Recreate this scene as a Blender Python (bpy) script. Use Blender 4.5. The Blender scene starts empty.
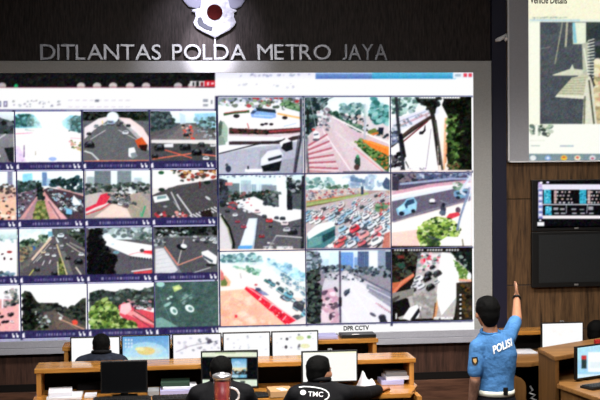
import bpy, bmesh, math, random
import numpy as np
from mathutils import Vector, Matrix
from mathutils.bvhtree import BVHTree

random.seed(7)
RNG = np.random.default_rng(7)
sc = bpy.context.scene
COL = sc.collection

# ------------------------------------------------------------------ camera
F = 1200.0
H = 2.75
YAW, PITCH, ROLL = 0.11430709, 0.0323767, -0.00961921


def cam_axes():
    cy, sy = math.cos(YAW), math.sin(YAW)
    cp, sp = math.cos(PITCH), math.sin(PITCH)
    fwd = np.array([sy * cp, cy * cp, -sp])
    right = np.array([cy, -sy, 0.0])
    up = np.cross(right, fwd)
    cr, sr = math.cos(ROLL), math.sin(ROLL)
    return right * cr + up * sr, up * cr - right * sr, fwd


RIGHT, UP, FWD = cam_axes()


def ray(x, y):
    return RIGHT * ((x - 300) / F) + UP * (-(y - 200) / F) + FWD


def at(x, y, Y):
    """the place seen at photo pixel (x, y) that lies Y metres into the room"""
    d = ray(x, y)
    p = d * (Y / d[1])
    return Vector((p[0], p[1], p[2] + H))


def px_of(P):
    """photo pixels of points (n,3)"""
    Q = np.asarray(P, float) - np.array([0, 0, H])
    a, b, c = Q @ RIGHT, Q @ UP, Q @ FWD
    return 300 + F * a / c, 200 - F * b / c


cam_data = bpy.data.cameras.new('camera')
cam_data.sensor_width = 36.0
cam_data.lens = 36.0 * F / 600.0
cam_data.clip_end = 100
cam = bpy.data.objects.new('camera', cam_data)
COL.objects.link(cam)
M = Matrix.Identity(4)
for i in range(3):
    M[i][0], M[i][1], M[i][2] = RIGHT[i], UP[i], -FWD[i]
M[2][3] = H
cam.matrix_world = M
sc.camera = cam

# ------------------------------------------------------------------ materials
def lin(c):
    c = np.asarray(c, float)
    return np.where(c <= 0.04045, c / 12.92, ((c + 0.055) / 1.055) ** 2.4)


def hx(s):
    return np.array([int(s[i:i + 2], 16) / 255 for i in (0, 2, 4)])


def rgba(s):
    return tuple(lin(hx(s))) + (1.0,)


def mat(name, color, rough=0.5, metal=0.0, bump=0.0, bscale=60, var=0.0, vscale=(8, 8, 8), col2=None, spec=0.5):
    m = bpy.data.materials.new(name)
    m.use_nodes = True
    nt = m.node_tree
    b = nt.nodes['Principled BSDF']
    b.inputs['Base Color'].default_value = rgba(color)
    b.inputs['Roughness'].default_value = rough
    b.inputs['Metallic'].default_value = metal
    b.inputs['Specular IOR Level'].default_value = spec
    tc = nt.nodes.new('ShaderNodeTexCoord')
    if col2 or var:
        mp = nt.nodes.new('ShaderNodeMapping')
        mp.inputs['Scale'].default_value = vscale
        n = nt.nodes.new('ShaderNodeTexNoise')
        n.inputs['Scale'].default_value = 1.0
        n.inputs['Detail'].default_value = 6
        n.inputs['Roughness'].default_value = 0.65
        r = nt.nodes.new('ShaderNodeValToRGB')
        r.color_ramp.elements[0].position = 0.32
        r.color_ramp.elements[1].position = 0.7
        r.color_ramp.elements[0].color = rgba(color)
        r.color_ramp.elements[1].color = rgba(col2)
        nt.links.new(tc.outputs['Object'], mp.inputs['Vector'])
        nt.links.new(mp.outputs['Vector'], n.inputs['Vector'])
        nt.links.new(n.outputs['Fac'], r.inputs['Fac'])
        nt.links.new(r.outputs['Color'], b.inputs['Base Color'])
    if bump:
        n2 = nt.nodes.new('ShaderNodeTexNoise')
        n2.inputs['Scale'].default_value = bscale
        n2.inputs['Detail'].default_value = 4
        bp = nt.nodes.new('ShaderNodeBump')
        bp.inputs['Strength'].default_value = bump
        bp.inputs['Distance'].default_value = 0.04 if bump >= 1 else 0.01
        nt.links.new(tc.outputs['Object'], n2.inputs['Vector'])
        nt.links.new(n2.outputs['Fac'], bp.inputs['Height'])
        nt.links.new(bp.outputs['Normal'], b.inputs['Normal'])
    return m


M_ = {}
M_['upper_wood'] = mat('dark_wall_wood', '16110f', 0.6, col2='3a3230', vscale=(70, 70, 9), spec=0.2)
M_['walnut'] = mat('walnut_panel', '2f2014', 0.55, col2='745638', vscale=(34, 34, 3), spec=0.35)
M_['wainscot'] = mat('wainscot_wood', '2c1c16', 0.6, col2='5a3c30', vscale=(30, 30, 3), spec=0.3)
M_['plinth'] = mat('plinth_wood', '3b2419', 0.6, col2='6e4a38', vscale=(3, 20, 40), spec=0.3)
M_['carpet'] = mat('carpet', '2b201b', 0.95, col2='453229', vscale=(40, 40, 40), bump=0.4, bscale=300, spec=0.1)
M_['ceiling'] = mat('ceiling_paint', '8a8a88', 0.9, bump=0.1, bscale=80)
M_['sidewall'] = mat('side_wall_paint', '3a332d', 0.8, bump=0.1, bscale=60)
M_['navy'] = mat('navy_column', '14142c', 0.5, bump=0.05)
M_['frame'] = mat('grey_frame', '9c9c9a', 0.7, col2='b4b4b3', vscale=(160, 160, 160), spec=0.3)
M_['lip'] = mat('pale_grey_frame', 'a2a2ac', 0.5, col2='b6b6c0', vscale=(120, 120, 120), spec=0.3)
M_['oak'] = mat('orange_oak', 'a06628', 0.14, col2='c89048', vscale=(2.5, 22, 40), spec=0.75)
M_['oak_v'] = mat('orange_oak_upright', 'a0672a', 0.45, col2='c68d47', vscale=(26, 26, 2.2), spec=0.4)
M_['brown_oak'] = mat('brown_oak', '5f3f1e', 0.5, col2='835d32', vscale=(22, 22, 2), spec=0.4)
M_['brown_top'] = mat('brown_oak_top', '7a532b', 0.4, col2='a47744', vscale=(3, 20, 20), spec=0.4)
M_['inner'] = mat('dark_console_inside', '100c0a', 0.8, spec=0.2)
M_['black'] = mat('black_plastic', '0b0b0c', 0.45, bump=0.05, bscale=200)
M_['blackgloss'] = mat('dark_off_screen', '0c0d0f', 0.25)
M_['tvoff'] = mat('television_off_screen', '17191b', 0.5, col2='202427', vscale=(90, 90, 90))
M_['silver'] = mat('brushed_silver', '86868c', 0.35, 0.8, bump=0.05, bscale=40)
M_['emblem'] = mat('emblem_white_metal', '84848e', 0.4, 0.3, bump=0.5, bscale=22, col2='b0b0bc', vscale=(14, 14, 14))
M_['wing'] = mat('emblem_wing_metal', '6e6e80', 0.45, 0.3)
M_['disc'] = mat('emblem_red_enamel', '2a0807', 0.9, col2='380c0b', vscale=(60, 60, 60), spec=0.05)
M_['inlay'] = mat('emblem_blue_inlay', '12182a', 0.6)
M_['white'] = mat('white_plastic', 'e8e8ea', 0.5)
M_['paper'] = mat('paper', 'dcdde6', 0.8, bump=0.1, bscale=30)
M_['lilac_paper'] = mat('lilac_cover', 'a9a8d2', 0.7)
M_['grey_cover'] = mat('grey_cover', '8b8e92', 0.7)
M_['green_cover'] = mat('dark_green_cover', '1c3a2c', 0.7)
M_['tan_card'] = mat('tan_card', 'b98f62', 0.8)
M_['skin'] = mat('brown_skin', 'b07a5e', 0.5, col2='bf8a6c', vscale=(30, 30, 30))
M_['skin_arm'] = mat('tattooed_skin', '6a4a3e', 0.6, col2='9a7562', vscale=(38, 38, 24))
M_['hair'] = mat('black_hair', '040404', 0.75, bump=0.6, bscale=120, spec=0.12)
M_['shirt'] = mat('blue_polo_cloth', '4174ab', 0.85, col2='5285bd', vscale=(9, 9, 7), bump=1.0, bscale=7, spec=0.2)
M_['collar'] = mat('collar_blue_cloth', '34699f', 0.8, spec=0.2)
M_['jacket'] = mat('black_jacket_cloth', '0b0b0f', 0.8, bump=0.4, bscale=25, spec=0.2)
M_['navyshirt'] = mat('dark_navy_shirt', '14161f', 0.8, col2='2a3040', vscale=(20, 20, 20), spec=0.2)
M_['red_shirt'] = mat('red_shirt', 'a02522', 0.8, spec=0.2)
M_['trousers'] = mat('dark_trousers', '0e0f16', 0.85, bump=0.2, bscale=30, spec=0.2)
M_['shoe'] = mat('black_shoe_leather', '0a0a0a', 0.4)
M_['belt'] = mat('white_belt', 'e9ead9', 0.5)
M_['print'] = mat('white_print', 'f4f4f4', 0.7)
M_['gold'] = mat('badge_gold', 'c9a268', 0.5, 0.2)
M_['eye'] = mat('eye_white', 'e6e2dc', 0.3)
M_['tea'] = mat('red_tea', 'a02a34', 0.4, col2='cc5c60', vscale=(30, 30, 22))
M_['steel'] = mat('steel_lid', 'c8c8cc', 0.3, 0.8)
M_['ceramic'] = mat('pale_handle', 'f0f0f2', 0.3)
M_['keys'] = mat('black_keycaps', '131315', 0.5)
M_['grille'] = mat('lamp_metal', '9a9a9a', 0.4, 0.6)


def glass_mat():
    m = bpy.data.materials.new('clear_glass')
    m.use_nodes = True
    nt = m.node_tree
    for n in list(nt.nodes):
        nt.nodes.remove(n)
    o = nt.nodes.new('ShaderNodeOutputMaterial')
    mx = nt.nodes.new('ShaderNodeMixShader')
    t = nt.nodes.new('ShaderNodeBsdfTransparent')
    g = nt.nodes.new('ShaderNodeBsdfGlossy')
    fr = nt.nodes.new('ShaderNodeLayerWeight')
    fr.inputs['Blend'].default_value = .12
    g.inputs['Roughness'].default_value = 0.08
    t.inputs['Color'].default_value = (0.92, 0.93, 0.94, 1)
    nt.links.new(fr.outputs['Facing'], mx.inputs['Fac'])
    nt.links.new(t.outputs[0], mx.inputs[1])
    nt.links.new(g.outputs[0], mx.inputs[2])
    nt.links.new(mx.outputs[0], o.inputs['Surface'])
    return m


M_['glass'] = glass_mat()


def screen_mat(name, strength):
    m = bpy.data.materials.new(name)
    m.use_nodes = True
    nt = m.node_tree
    for n in list(nt.nodes):
        nt.nodes.remove(n)
    o = nt.nodes.new('ShaderNodeOutputMaterial')
    e = nt.nodes.new('ShaderNodeEmission')
    a = nt.nodes.new('ShaderNodeVertexColor')
    a.layer_name = 'picture'
    e.inputs['Strength'].default_value = strength
    nt.links.new(a.outputs['Color'], e.inputs['Color'])
    nt.links.new(e.outputs[0], o.inputs['Surface'])
    return m


M_['screen'] = screen_mat('lit_screen_picture', 1.0)


# ------------------------------------------------------------------ object helpers
def link(name, mesh, material, parent=None, smooth=False):
    o = bpy.data.objects.new(name, mesh)
    COL.objects.link(o)
    if material is not None and not mesh.materials:
        mesh.materials.append(material)
    if smooth:
        mesh.polygons.foreach_set('use_smooth', [True] * len(mesh.polygons))
    if parent is not None:
        o.parent = parent
    return o


def thing(name, label, cat, loc=(0, 0, 0), group=None):
    o = bpy.data.objects.new(name, None)
    COL.objects.link(o)
    o.location = loc
    o.empty_display_size = 0.1
    o['label'] = label
    o['category'] = cat
    if group:
        o['group'] = group
    return o


def tag(o, label, cat, group=None):
    o['label'] = label
    o['category'] = cat
    if group:
        o['group'] = group
    return o


class MB:
    """collects shapes of ONE mesh; points are given in world metres, origin subtracts the thing's base"""

    def __init__(self, origin=(0, 0, 0)):
        self.bm = bmesh.new()
        self.o = Vector(origin)

    def box(self, x0, x1, y0, y1, z0, z1, R=None, c=None, bevel=0.0):
        r = bmesh.ops.create_cube(self.bm, size=1.0)
        vs = r['verts']
        for v in vs:
            p = Vector(((x0 + x1) / 2 + v.co.x * (x1 - x0), (y0 + y1) / 2 + v.co.y * (y1 - y0),
                        (z0 + z1) / 2 + v.co.z * (z1 - z0)))
            if R is not None:
                p = Vector(c) + R @ (p - Vector(c))
            v.co = p - self.o
        if bevel:
            es = list({e for v in vs for e in v.link_edges})
            bmesh.ops.bevel(self.bm, geom=es, offset=bevel, segments=2, affect='EDGES', profile=0.6)
        return self

    def prism(self, pts, z0, z1, bevel=0.0):
        """plan polygon pts (x,y) pulled up from z0 to z1"""
        n = len(pts)
        lo = [self.bm.verts.new(Vector((p[0], p[1], z0)) - self.o) for p in pts]
        hi = [self.bm.verts.new(Vector((p[0], p[1], z1)) - self.o) for p in pts]
        fs = [self.bm.faces.new(lo[::-1]), self.bm.faces.new(hi)]
        for i in range(n):
            fs.append(self.bm.faces.new((lo[i], lo[(i + 1) % n], hi[(i + 1) % n], hi[i])))
        bmesh.ops.recalc_face_normals(self.bm, faces=fs)
        if bevel:
            es = list({e for v in lo + hi for e in v.link_edges})
            bmesh.ops.bevel(self.bm, geom=es, offset=bevel, segments=2, affect='EDGES')
        return self

    def plate(self, pts, y0, y1, bevel=0.0):
        """upright outline pts (x,z) with depth from y0 to y1"""
        n = len(pts)
        lo = [self.bm.verts.new(Vector((p[0], y0, p[1])) - self.o) for p in pts]
        hi = [self.bm.verts.new(Vector((p[0], y1, p[1])) - self.o) for p in pts]
        fs = [self.bm.faces.new(lo), self.bm.faces.new(hi[::-1])]
        for i in range(n):
            fs.append(self.bm.faces.new((lo[i], hi[i], hi[(i + 1) % n], lo[(i + 1) % n])))
        bmesh.ops.recalc_face_normals(self.bm, faces=fs)
        if bevel:
            es = [e for e in {e for v in lo for e in v.link_edges} if e.other_vert(e.verts[0]) in lo and e.verts[0] in lo]
            bmesh.ops.bevel(self.bm, geom=es, offset=bevel, segments=2, affect='EDGES')
        return self

    def lathe(self, prof, c, seg=32, closed=False):
        """profile [(r,z)] spun about the vertical through c"""
        c = Vector(c)
        rings = []
        for r, z in prof:
            rings.append([self.bm.verts.new(c + Vector((r * math.cos(2 * math.pi * k / seg), r * math.sin(2 * math.pi * k / seg), z)) - self.o) for k in range(seg)])
        for a, b in zip(rings, rings[1:]):
            for k in range(seg):
                self.bm.faces.new((a[k], a[(k + 1) % seg], b[(k + 1) % seg], b[k]))
        if not closed:
            self.bm.faces.new(rings[0][::-1])
            self.bm.faces.new(rings[-1])
        return self

    def tube(self, pts, r, seg=10):
        pts = [Vector(p) for p in pts]
        rings = []
        for i, p in enumerate(pts):
            t = (pts[min(i + 1, len(pts) - 1)] - pts[max(i - 1, 0)]).normalized()
            u = t.cross(Vector((0, 0, 1)))
            if u.length < 1e-3:
                u = t.cross(Vector((0, 1, 0)))
            u.normalize()
            w = t.cross(u)
            rr = r[i] if isinstance(r, (list, tuple)) else r
            rings.append([self.bm.verts.new(p + (u * math.cos(2 * math.pi * k / seg) + w * math.sin(2 * math.pi * k / seg)) * rr - self.o) for k in range(seg)])
        for a, b in zip(rings, rings[1:]):
            for k in range(seg):
                self.bm.faces.new((a[k], a[(k + 1) % seg], b[(k + 1) % seg], b[k]))
        self.bm.faces.new(rings[0][::-1])
        self.bm.faces.new(rings[-1])
        return self

    def capsule(self, a, b, ra, rb, seg=16):
        """tapered limb with round ends"""
        a, b = Vector(a), Vector(b)
        t = (b - a)
        L = max(t.length, 1e-5)
        t.normalize()
        pts, rs = [], []
        for k in range(5):
            th = math.pi / 2 * (1 - k / 4)
            pts.append(a - t * ra * math.sin(th)); rs.append(max(ra * math.cos(th), 0.0004))
        for k in range(5):
            th = math.pi / 2 * (k / 4)
            pts.append(b + t * rb * math.sin(th)); rs.append(max(rb * math.cos(th), 0.0004))
        return self.tube(pts, rs, seg)

    def ball(self, c, rad, R=None, seg=24):
        r = bmesh.ops.create_uvsphere(self.bm, u_segments=seg, v_segments=seg // 2, radius=1.0)
        for v in r['verts']:
            p = Vector((v.co.x * rad[0], v.co.y * rad[1], v.co.z * rad[2]))
            if R is not None:
                p = R @ p
            v.co = p + Vector(c) - self.o
        return self

    def loft(self, rings, seg=28):
        """rings (centre, half width, half depth, turn in radians): a closed trunk"""
        rr = []
        for c, a, b, w in rings:
            R = Matrix.Rotation(w, 3, 'Z')
            rr.append([self.bm.verts.new(Vector(c) + R @ Vector((a * math.cos(2 * math.pi * k / seg), b * math.sin(2 * math.pi * k / seg), 0)) - self.o) for k in range(seg)])
        for a, b in zip(rr, rr[1:]):
            for k in range(seg):
                self.bm.faces.new((a[k], a[(k + 1) % seg], b[(k + 1) % seg], b[k]))
        self.bm.faces.new(rr[0][::-1])
        self.bm.faces.new(rr[-1])
        return self

    def mesh(self, name):
        bmesh.ops.recalc_face_normals(self.bm, faces=self.bm.faces[:])
        me = bpy.data.meshes.new(name)
        self.bm.to_mesh(me)
        self.bm.free()
        return me

    def build(self, name, material, parent=None, smooth=False):
        return link(name, self.mesh(name), material, parent, smooth)

    def fuse(self, name, material, parent, voxel=0.008, smooth_it=6):
        """join every shape into one continuous skin"""
        me = self.mesh(name + '_raw')
        tmp = bpy.data.objects.new('tmp', me)
        COL.objects.link(tmp)
        r = tmp.modifiers.new('r', 'REMESH'); r.mode = 'VOXEL'; r.voxel_size = voxel
        s = tmp.modifiers.new('s', 'SMOOTH'); s.factor = 0.5; s.iterations = smooth_it
        dg = bpy.context.evaluated_depsgraph_get()
        dg.update()
        out = bpy.data.meshes.new_from_object(tmp.evaluated_get(dg))
        bpy.data.objects.remove(tmp)
        bpy.data.meshes.remove(me)
        out.name = name
        out.materials.clear()
        return link(name, out, material, parent, True)


def structure(name, mb, material):
    o = mb.build(name, material)
    o['kind'] = 'structure'
    return o


def letter_mesh(txt, size, depth, bevel=0.0, weight=0.0):
    cu = bpy.data.curves.new('t', 'FONT')
    cu.body = txt
    cu.size = size
    cu.extrude = depth / 2
    cu.bevel_depth = bevel
    cu.offset = weight
    cu.resolution_u = 4
    o = bpy.data.objects.new('t', cu)
    COL.objects.link(o)
    dg = bpy.context.evaluated_depsgraph_get()
    dg.update()
    me = bpy.data.meshes.new_from_object(o.evaluated_get(dg))
    bpy.data.objects.remove(o)
    me.materials.clear()
    return me


def bounds(me):
    a = np.empty(len(me.vertices) * 3)
    me.vertices.foreach_get('co', a)
    a = a.reshape(-1, 3)
    return a.min(0), a.max(0), a


def put_text(me, x0, x1, z0, z1, y, origin):
    """stand a flat text mesh upright, facing the room, in the box x0..x1, z0..z1 at depth y"""
    lo, hi, a = bounds(me)
    b = np.empty_like(a)
    b[:, 0] = x0 + (a[:, 0] - lo[0]) / max(hi[0] - lo[0], 1e-6) * (x1 - x0)
    b[:, 2] = z0 + (a[:, 1] - lo[1]) / max(hi[1] - lo[1], 1e-6) * (z1 - z0)
    b[:, 1] = y - a[:, 2]
    b -= np.array(origin)
    me.vertices.foreach_set('co', b.ravel())
    me.update()
    return me


# ------------------------------------------------------------------ pictures shown on the screens
S = 4
OX, OY, W_, H_ = 60, 30, 740, 450
CV = np.zeros((H_ * S, W_ * S, 3), np.float32)


class Pic:
    """paints one screen picture; coordinates are read with origin (x0,y0) and k units per step"""

    def __init__(self, clip, x0=0, y0=0, k=1.0):
        self.x0, self.y0, self.k = x0, y0, k
        self.c = [int((clip[0] + OX) * S), int((clip[1] + OY) * S), int((clip[2] + OX) * S), int((clip[3] + OY) * S)]
        c = self.c
        c[0], c[1] = max(c[0], 0), max(c[1], 0)
        c[2], c[3] = min(c[2], W_ * S), min(c[3], H_ * S)

    def t(self, p):
        p = np.asarray(p, float).reshape(-1, 2)
        return np.stack([(p[:, 0] / self.k + self.x0 + OX) * S, (p[:, 1] / self.k + self.y0 + OY) * S], 1)

    def _mask(self, q):
        c = self.c
        ax, ay = max(int(q[:, 0].min()), c[0]), max(int(q[:, 1].min()), c[1])
        bx, by = min(int(q[:, 0].max()) + 2, c[2]), min(int(q[:, 1].max()) + 2, c[3])
        if bx <= ax or by <= ay:
            return None
        X, Y = np.meshgrid(np.arange(ax, bx) + .5, np.arange(ay, by) + .5)
        m = np.zeros(X.shape, bool)
        n = len(q)
        for i in range(n):
            x1, y1 = q[i]
            x2, y2 = q[(i + 1) % n]
            if y1 == y2:
                continue
            m ^= ((y1 > Y) != (y2 > Y)) & (X < (x2 - x1) * (Y - y1) / (y2 - y1) + x1)
        return ax, ay, bx, by, m, X, Y

    def poly(self, pts, col, a=1.0):
        r = self._mask(self.t(pts))
        if r is None:
            return self
        ax, ay, bx, by, m, X, Y = r
        s = CV[ay:by, ax:bx]
        s[m] = s[m] * (1 - a) + hx(col) * a
        return self

    def rect(self, x0, y0, x1, y1, col, a=1.0):
        return self.poly([(x0, y0), (x1, y0), (x1, y1), (x0, y1)], col, a)

    def grad(self, x0, y0, x1, y1, top, bot, side=False):
        q = self.t([(x0, y0), (x1, y0), (x1, y1), (x0, y1)])
        r = self._mask(q)
        if r is None:
            return self
        ax, ay, bx, by, m, X, Y = r
        f = ((X - q[0, 0]) / (q[2, 0] - q[0, 0])) if side else ((Y - q[0, 1]) / (q[2, 1] - q[0, 1]))
        f = np.clip(f, 0, 1)[..., None]
        s = CV[ay:by, ax:bx]
        s[m] = (hx(top) * (1 - f) + hx(bot) * f)[m]
        return self

    def fill(self, col):
        c = self.c
        CV[c[1]:c[3], c[0]:c[2]] = hx(col)
        return self

    def blob(self, x, y, rx, ry, col, a=1.0, rot=0.0, soft=False):
        th = np.linspace(0, 2 * np.pi, 17)[:-1]
        cx, sx = math.cos(rot), math.sin(rot)
        u, v = rx * np.cos(th), ry * np.sin(th)
        if soft:
            for k, aa in ((1.0, .25), (.8, .25), (.6, .35), (.4, .5)):
                self.poly(np.stack([x + (u * cx - v * sx) * k, y + (u * sx + v * cx) * k], 1), col, a * aa)
            return self
        return self.poly(np.stack([x + u * cx - v * sx, y + u * sx + v * cx], 1), col, a)

    def line(self, pts, w, col, a=1.0):
        for (x1, y1), (x2, y2) in zip(pts, pts[1:]):
            dx, dy = x2 - x1, y2 - y1
            L = math.hypot(dx, dy) or 1
            nx, ny = -dy / L * w / 2, dx / L * w / 2
            self.poly([(x1 + nx, y1 + ny), (x2 + nx, y2 + ny), (x2 - nx, y2 - ny), (x1 - nx, y1 - ny)], col, a)
        return self

    def scat(self, pts, n, r, cols, a=.9, flat=.7, far=1.0, rot=None):
        """n small patches inside the outline; FAR scales the size at the outline's top edge"""
        P = np.asarray(pts, float)
        lo, hi = P.min(0), P.max(0)
        k = 0
        for _ in range(n * 12):
            if k >= n:
                break
            x, y = RNG.uniform(lo[0], hi[0]), RNG.uniform(lo[1], hi[1])
            ins = False
            for i in range(len(P)):
                x1, y1 = P[i]; x2, y2 = P[(i + 1) % len(P)]
                if (y1 > y) != (y2 > y) and x < (x2 - x1) * (y - y1) / (y2 - y1) + x1:
                    ins = not ins
            if not ins:
                continue
            k += 1
            f = far + (1 - far) * (y - lo[1]) / max(hi[1] - lo[1], 1e-6)
            rr = r * f * RNG.uniform(.6, 1.3)
            self.blob(x, y, rr, rr * flat, cols[RNG.integers(len(cols))], a, RNG.uniform(-.6, .6) if rot is None else rot)
        return self

    def car(self, x, y, s, c, rot=0.0):
        """one vehicle: shade below it, body, glass and a lit roof"""
        cx, sx = math.cos(rot), math.sin(rot)

        def q(pts):
            return [(x + (u * cx - v * sx) * s, y + (u * sx + v * cx) * s) for u, v in pts]
        self.poly(q([(-.95, .15), (1.0, .1), (1.1, .62), (.6, .78), (-.9, .72)]), '16161a', .65)
        self.poly(q([(-1, .0), (-.8, -.32), (-.35, -.58), (.5, -.6), (.85, -.3), (1.02, .05), (.95, .42), (.6, .56), (-.75, .56), (-1, .35)]), c)
        lum = float(hx(c).mean())
        self.poly(q([(-.62, -.26), (-.3, -.5), (.42, -.5), (.66, -.24), (.5, -.02), (-.5, -.02)]), '343c46' if lum > .35 else '4c525c', .75)
        self.poly(q([(-.3, -.5), (.42, -.54), (.5, -.36), (-.28, -.34)]), 'ffffff' if lum > .35 else '9aa0aa', .7)
        self.poly(q([(-.9, .1), (-.4, .06), (-.4, .3), (-.9, .34)]), 'ffffff', .35 if lum > .35 else .18)
        return self

    def cars(self, pts, n, r, far=.35, cols=None, rot=0.2):
        """vehicles: a body, a darker window patch and a shade under it"""
        P = np.asarray(pts, float)
        lo, hi = P.min(0), P.max(0)
        cols = cols or ['fafaff', 'f0f4fa', 'e8ecf4', '30343c', '15171c', '8a94a4', 'c8d4e0', 'a84048', '4a6a90']
        got = []
        n, r = int(n * 1.5), r * .78
        k = 0
        for _ in range(n * 40):
            if k >= n:
                break
            x, y = RNG.uniform(lo[0], hi[0]), RNG.uniform(lo[1], hi[1])
            ins = False
            for i in range(len(P)):
                x1, y1 = P[i]; x2, y2 = P[(i + 1) % len(P)]
                if (y1 > y) != (y2 > y) and x < (x2 - x1) * (y - y1) / (y2 - y1) + x1:
                    ins = not ins
            if not ins:
                continue
            k += 1
            got.append((y, x))
        for y, x in sorted(got):
            f = far + (1 - far) * (y - lo[1]) / max(hi[1] - lo[1], 1e-6)
            s = r * f
            self.car(x, y, s, cols[RNG.integers(len(cols))], rot)
        return self


GREENS = ['16241a', '24382a', '3a5a44', '0e1612', '4c6a54']
DARK = ['0b100c', '141c16', '22281f', '060807', '2c3428']

# --- the two application windows
P0 = Pic((-60, 66, 218, 345))
P0.fill('a4a4c2')
P0.rect(-60, 66, 218, 87.8, '141416')
P0.scat([(-60, 74), (216, 74), (216, 84), (-60, 84)], 60, 3, ['1c1c1e', '0e0e10', '242422'], .6)
for x, c in ((2, 'b9b0b4'), (81, 'cfc4c4'), (97, 'cfc8c6'), (113, 'd8cccc'), (130, 'd4c8c8'), (146, 'd0c4c4'), (178, 'c4bcc0'), (192, 'c8c4c8')):
    P0.blob(x, 86, 4.2, 3.4, c, .95)
P0.blob(16, 86.5, 2, 2.5, '1fb070')
P0.rect(190, 81, 204.5, 86.6, 'e4e0e4')
P0.rect(196, 81.5, 199, 86.2, '202020').rect(192.5, 82, 194.5, 86, '33383c').rect(200.5, 82, 203.5, 86, '8a3038')
P0.rect(204.5, 80.5, 216.5, 86.8, 'd02434').rect(207, 82, 209, 85.6, 'f0d0d4').rect(211, 82.4, 214, 84.6, 'f0c8cc')
P0.line([(-60, 87.6), (216, 87)], 1.4, '9c4860', .55)
P0.grad(-60, 87.9, 216.5, 110.6, 'ffffff', 'f6f6fb')
for i, x in enumerate(np.arange(-54, 56, 6.4)):
    if i < 10:
        P0.rect(x, 101, x + 4, 107, '706c88', .9).rect(x + 1, 102.2, x + 3, 105.4, 'd8d4ec', .9)
    else:
        P0.scat([(x, 100.5), (x + 5, 100.5), (x + 5, 107), (x, 107)], 4, 1.3, ['b4b4bc', 'c8c8d0', '9a9aa8'], .8)
for i, x in enumerate(np.arange(68, 128, 7.2)):
    P0.line([(x, 100.4), (x + 4.6, 100.4)], .9, 'b4a8bc', .7).line([(x, 106.8), (x + 4.6, 106.8)], .8, 'd0c0d4', .8)
P0.rect(95, 99.5, 99, 102, '7a7a8a').rect(203, 99, 208, 102, '9aa0a8').rect(203, 104, 208, 106.5, 'a0a8b0').rect(211, 100, 212.4, 104, '808890')
P0.line([(-60, 110.2), (216.5, 109.6)], .9, '3a3a70')

for xc, xd in ((13.6, 21.8), (81.6, 87.6), (149, 154.8)):
    P0.line([(xc, 110), (xd, 340)], 2.6, '2a2650')
P0.line([(216, 110), (218, 340)], 2.5, '2a2650')

P1 = Pic((215, 66, 480, 340))
P1.fill('fcfcff')
P1.grad(215, 68, 316, 79, 'dcdcee', 'f4f4ff')
P1.scat([(235, 73.5), (312, 73.5), (312, 76.5), (235, 76.5)], 26, 1.4, ['9aa4c4', '8894b4', 'b4b8d0'], .5)
P1.grad(315.5, 68, 372, 79, '9cc0e8', '4a6cb4')
P1.grad(372, 68, 456, 79, '8cd8f0', '2c92c4')
P1.line([(315, 73), (372, 73)], 1.0, 'bcd4f4')
P1.rect(453, 69, 474, 78.6, 'e8f0fa')
P1.rect(455, 74, 461, 76.4, 'a8b8cc').rect(463.5, 73.2, 467, 77, 'e04858').rect(468.6, 73.2, 472, 77, 'e04058')
P1.scat([(235, 83), (298, 83), (298, 88), (235, 88)], 14, 1.3, ['d4d4e0', 'c8cad8'], .8)
P1.rect(215, 96, 217.2, 327, '30304a').rect(218, 95.8, 473, 97.2, '444a70')
for xa, xb in ((217, 220.4), (303, 307), (390, 391.6)):
    P1.line([(xa, 96), (xb, 326)], 2.2, '28284a')
for ya, yb in ((174.8, 171.8), (251, 247.4), (326.6, 320.6)):
    P1.line([(217, ya), (473, yb)], 2.0, '34345c')

CVW = CV[:int((345 + OY) * S)].copy()          # what the application windows show around the camera pictures

# --- left window, cameras by row: pictures keyed by (column, row)
B1 = (0, 95, 5.711); B2 = (80, 95, 4.286)
# row 1
p = Pic((-60, 108, 15, 163), 0, 0, 1)
p.fill('6a6a70').grad(-60, 108, 15, 128, 'e8f4f8', 'c0c8cc').poly([(-60, 122), (0, 118), (8, 120), (15, 126), (15, 134), (-60, 134)], '3a4448')
p.scat([(-60, 118), (14, 118), (14, 134), (-60, 134)], 60, 2.5, ['22282c', '4a5458', '6c7478', '101416'])
p.grad(-60, 134, 15, 163, '8a8a90', '74747a').poly([(4, 148), (15, 147), (15, 163), (9, 161)], '202226').line([(-40, 163), (6, 134)], 1.5, 'c8c8d0').cars([(-60, 136), (0, 136), (0, 160), (-60, 160)], 16, 5)
p = Pic((14, 108, 83, 163), *B1)
p.fill('fffafa').grad(80, 95, 470, 190, 'f4fbff', 'ffffff')
p.poly([(80, 115), (130, 105), (190, 110), (225, 150), (245, 190), (80, 190)], '62b8c8', .8).poly([(80, 120), (140, 112), (185, 130), (195, 180), (80, 185)], '2c5a58', .9)
p.scat([(80, 115), (180, 110), (225, 165), (90, 185)], 60, 11, ['1e4a48', '3c7474', '88d0dc', '2a5c54', '5c9a98'], .7)
p.poly([(350, 150), (400, 115), (470, 120), (470, 220), (400, 205), (360, 180)], '7cc4d4', .8).poly([(395, 140), (430, 115), (470, 125), (470, 215), (405, 205)], '3c5a58', .9)
p.scat([(385, 130), (470, 120), (470, 215), (395, 205)], 50, 10, ['2c4a48', '4c6a68', '6e9494', '88c8d4'], .7)
p.blob(245, 168, 22, 12, 'a0dcec', .7)
p.line([(85, 222), (190, 216)], 7, 'f0a0b4').line([(140, 198), (200, 205)], 10, '9aa8ac', .7).line([(400, 245), (470, 250)], 5, 'eaa8b4').line([(85, 240), (330, 205), (470, 240)], 3, 'fde0e8')
p.scat([(385, 255), (470, 270), (470, 320), (400, 300)], 30, 9, ['8a9a5c', 'c8b070', '6a7a50', 'd4a0a0', '404a38'], .8)
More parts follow.
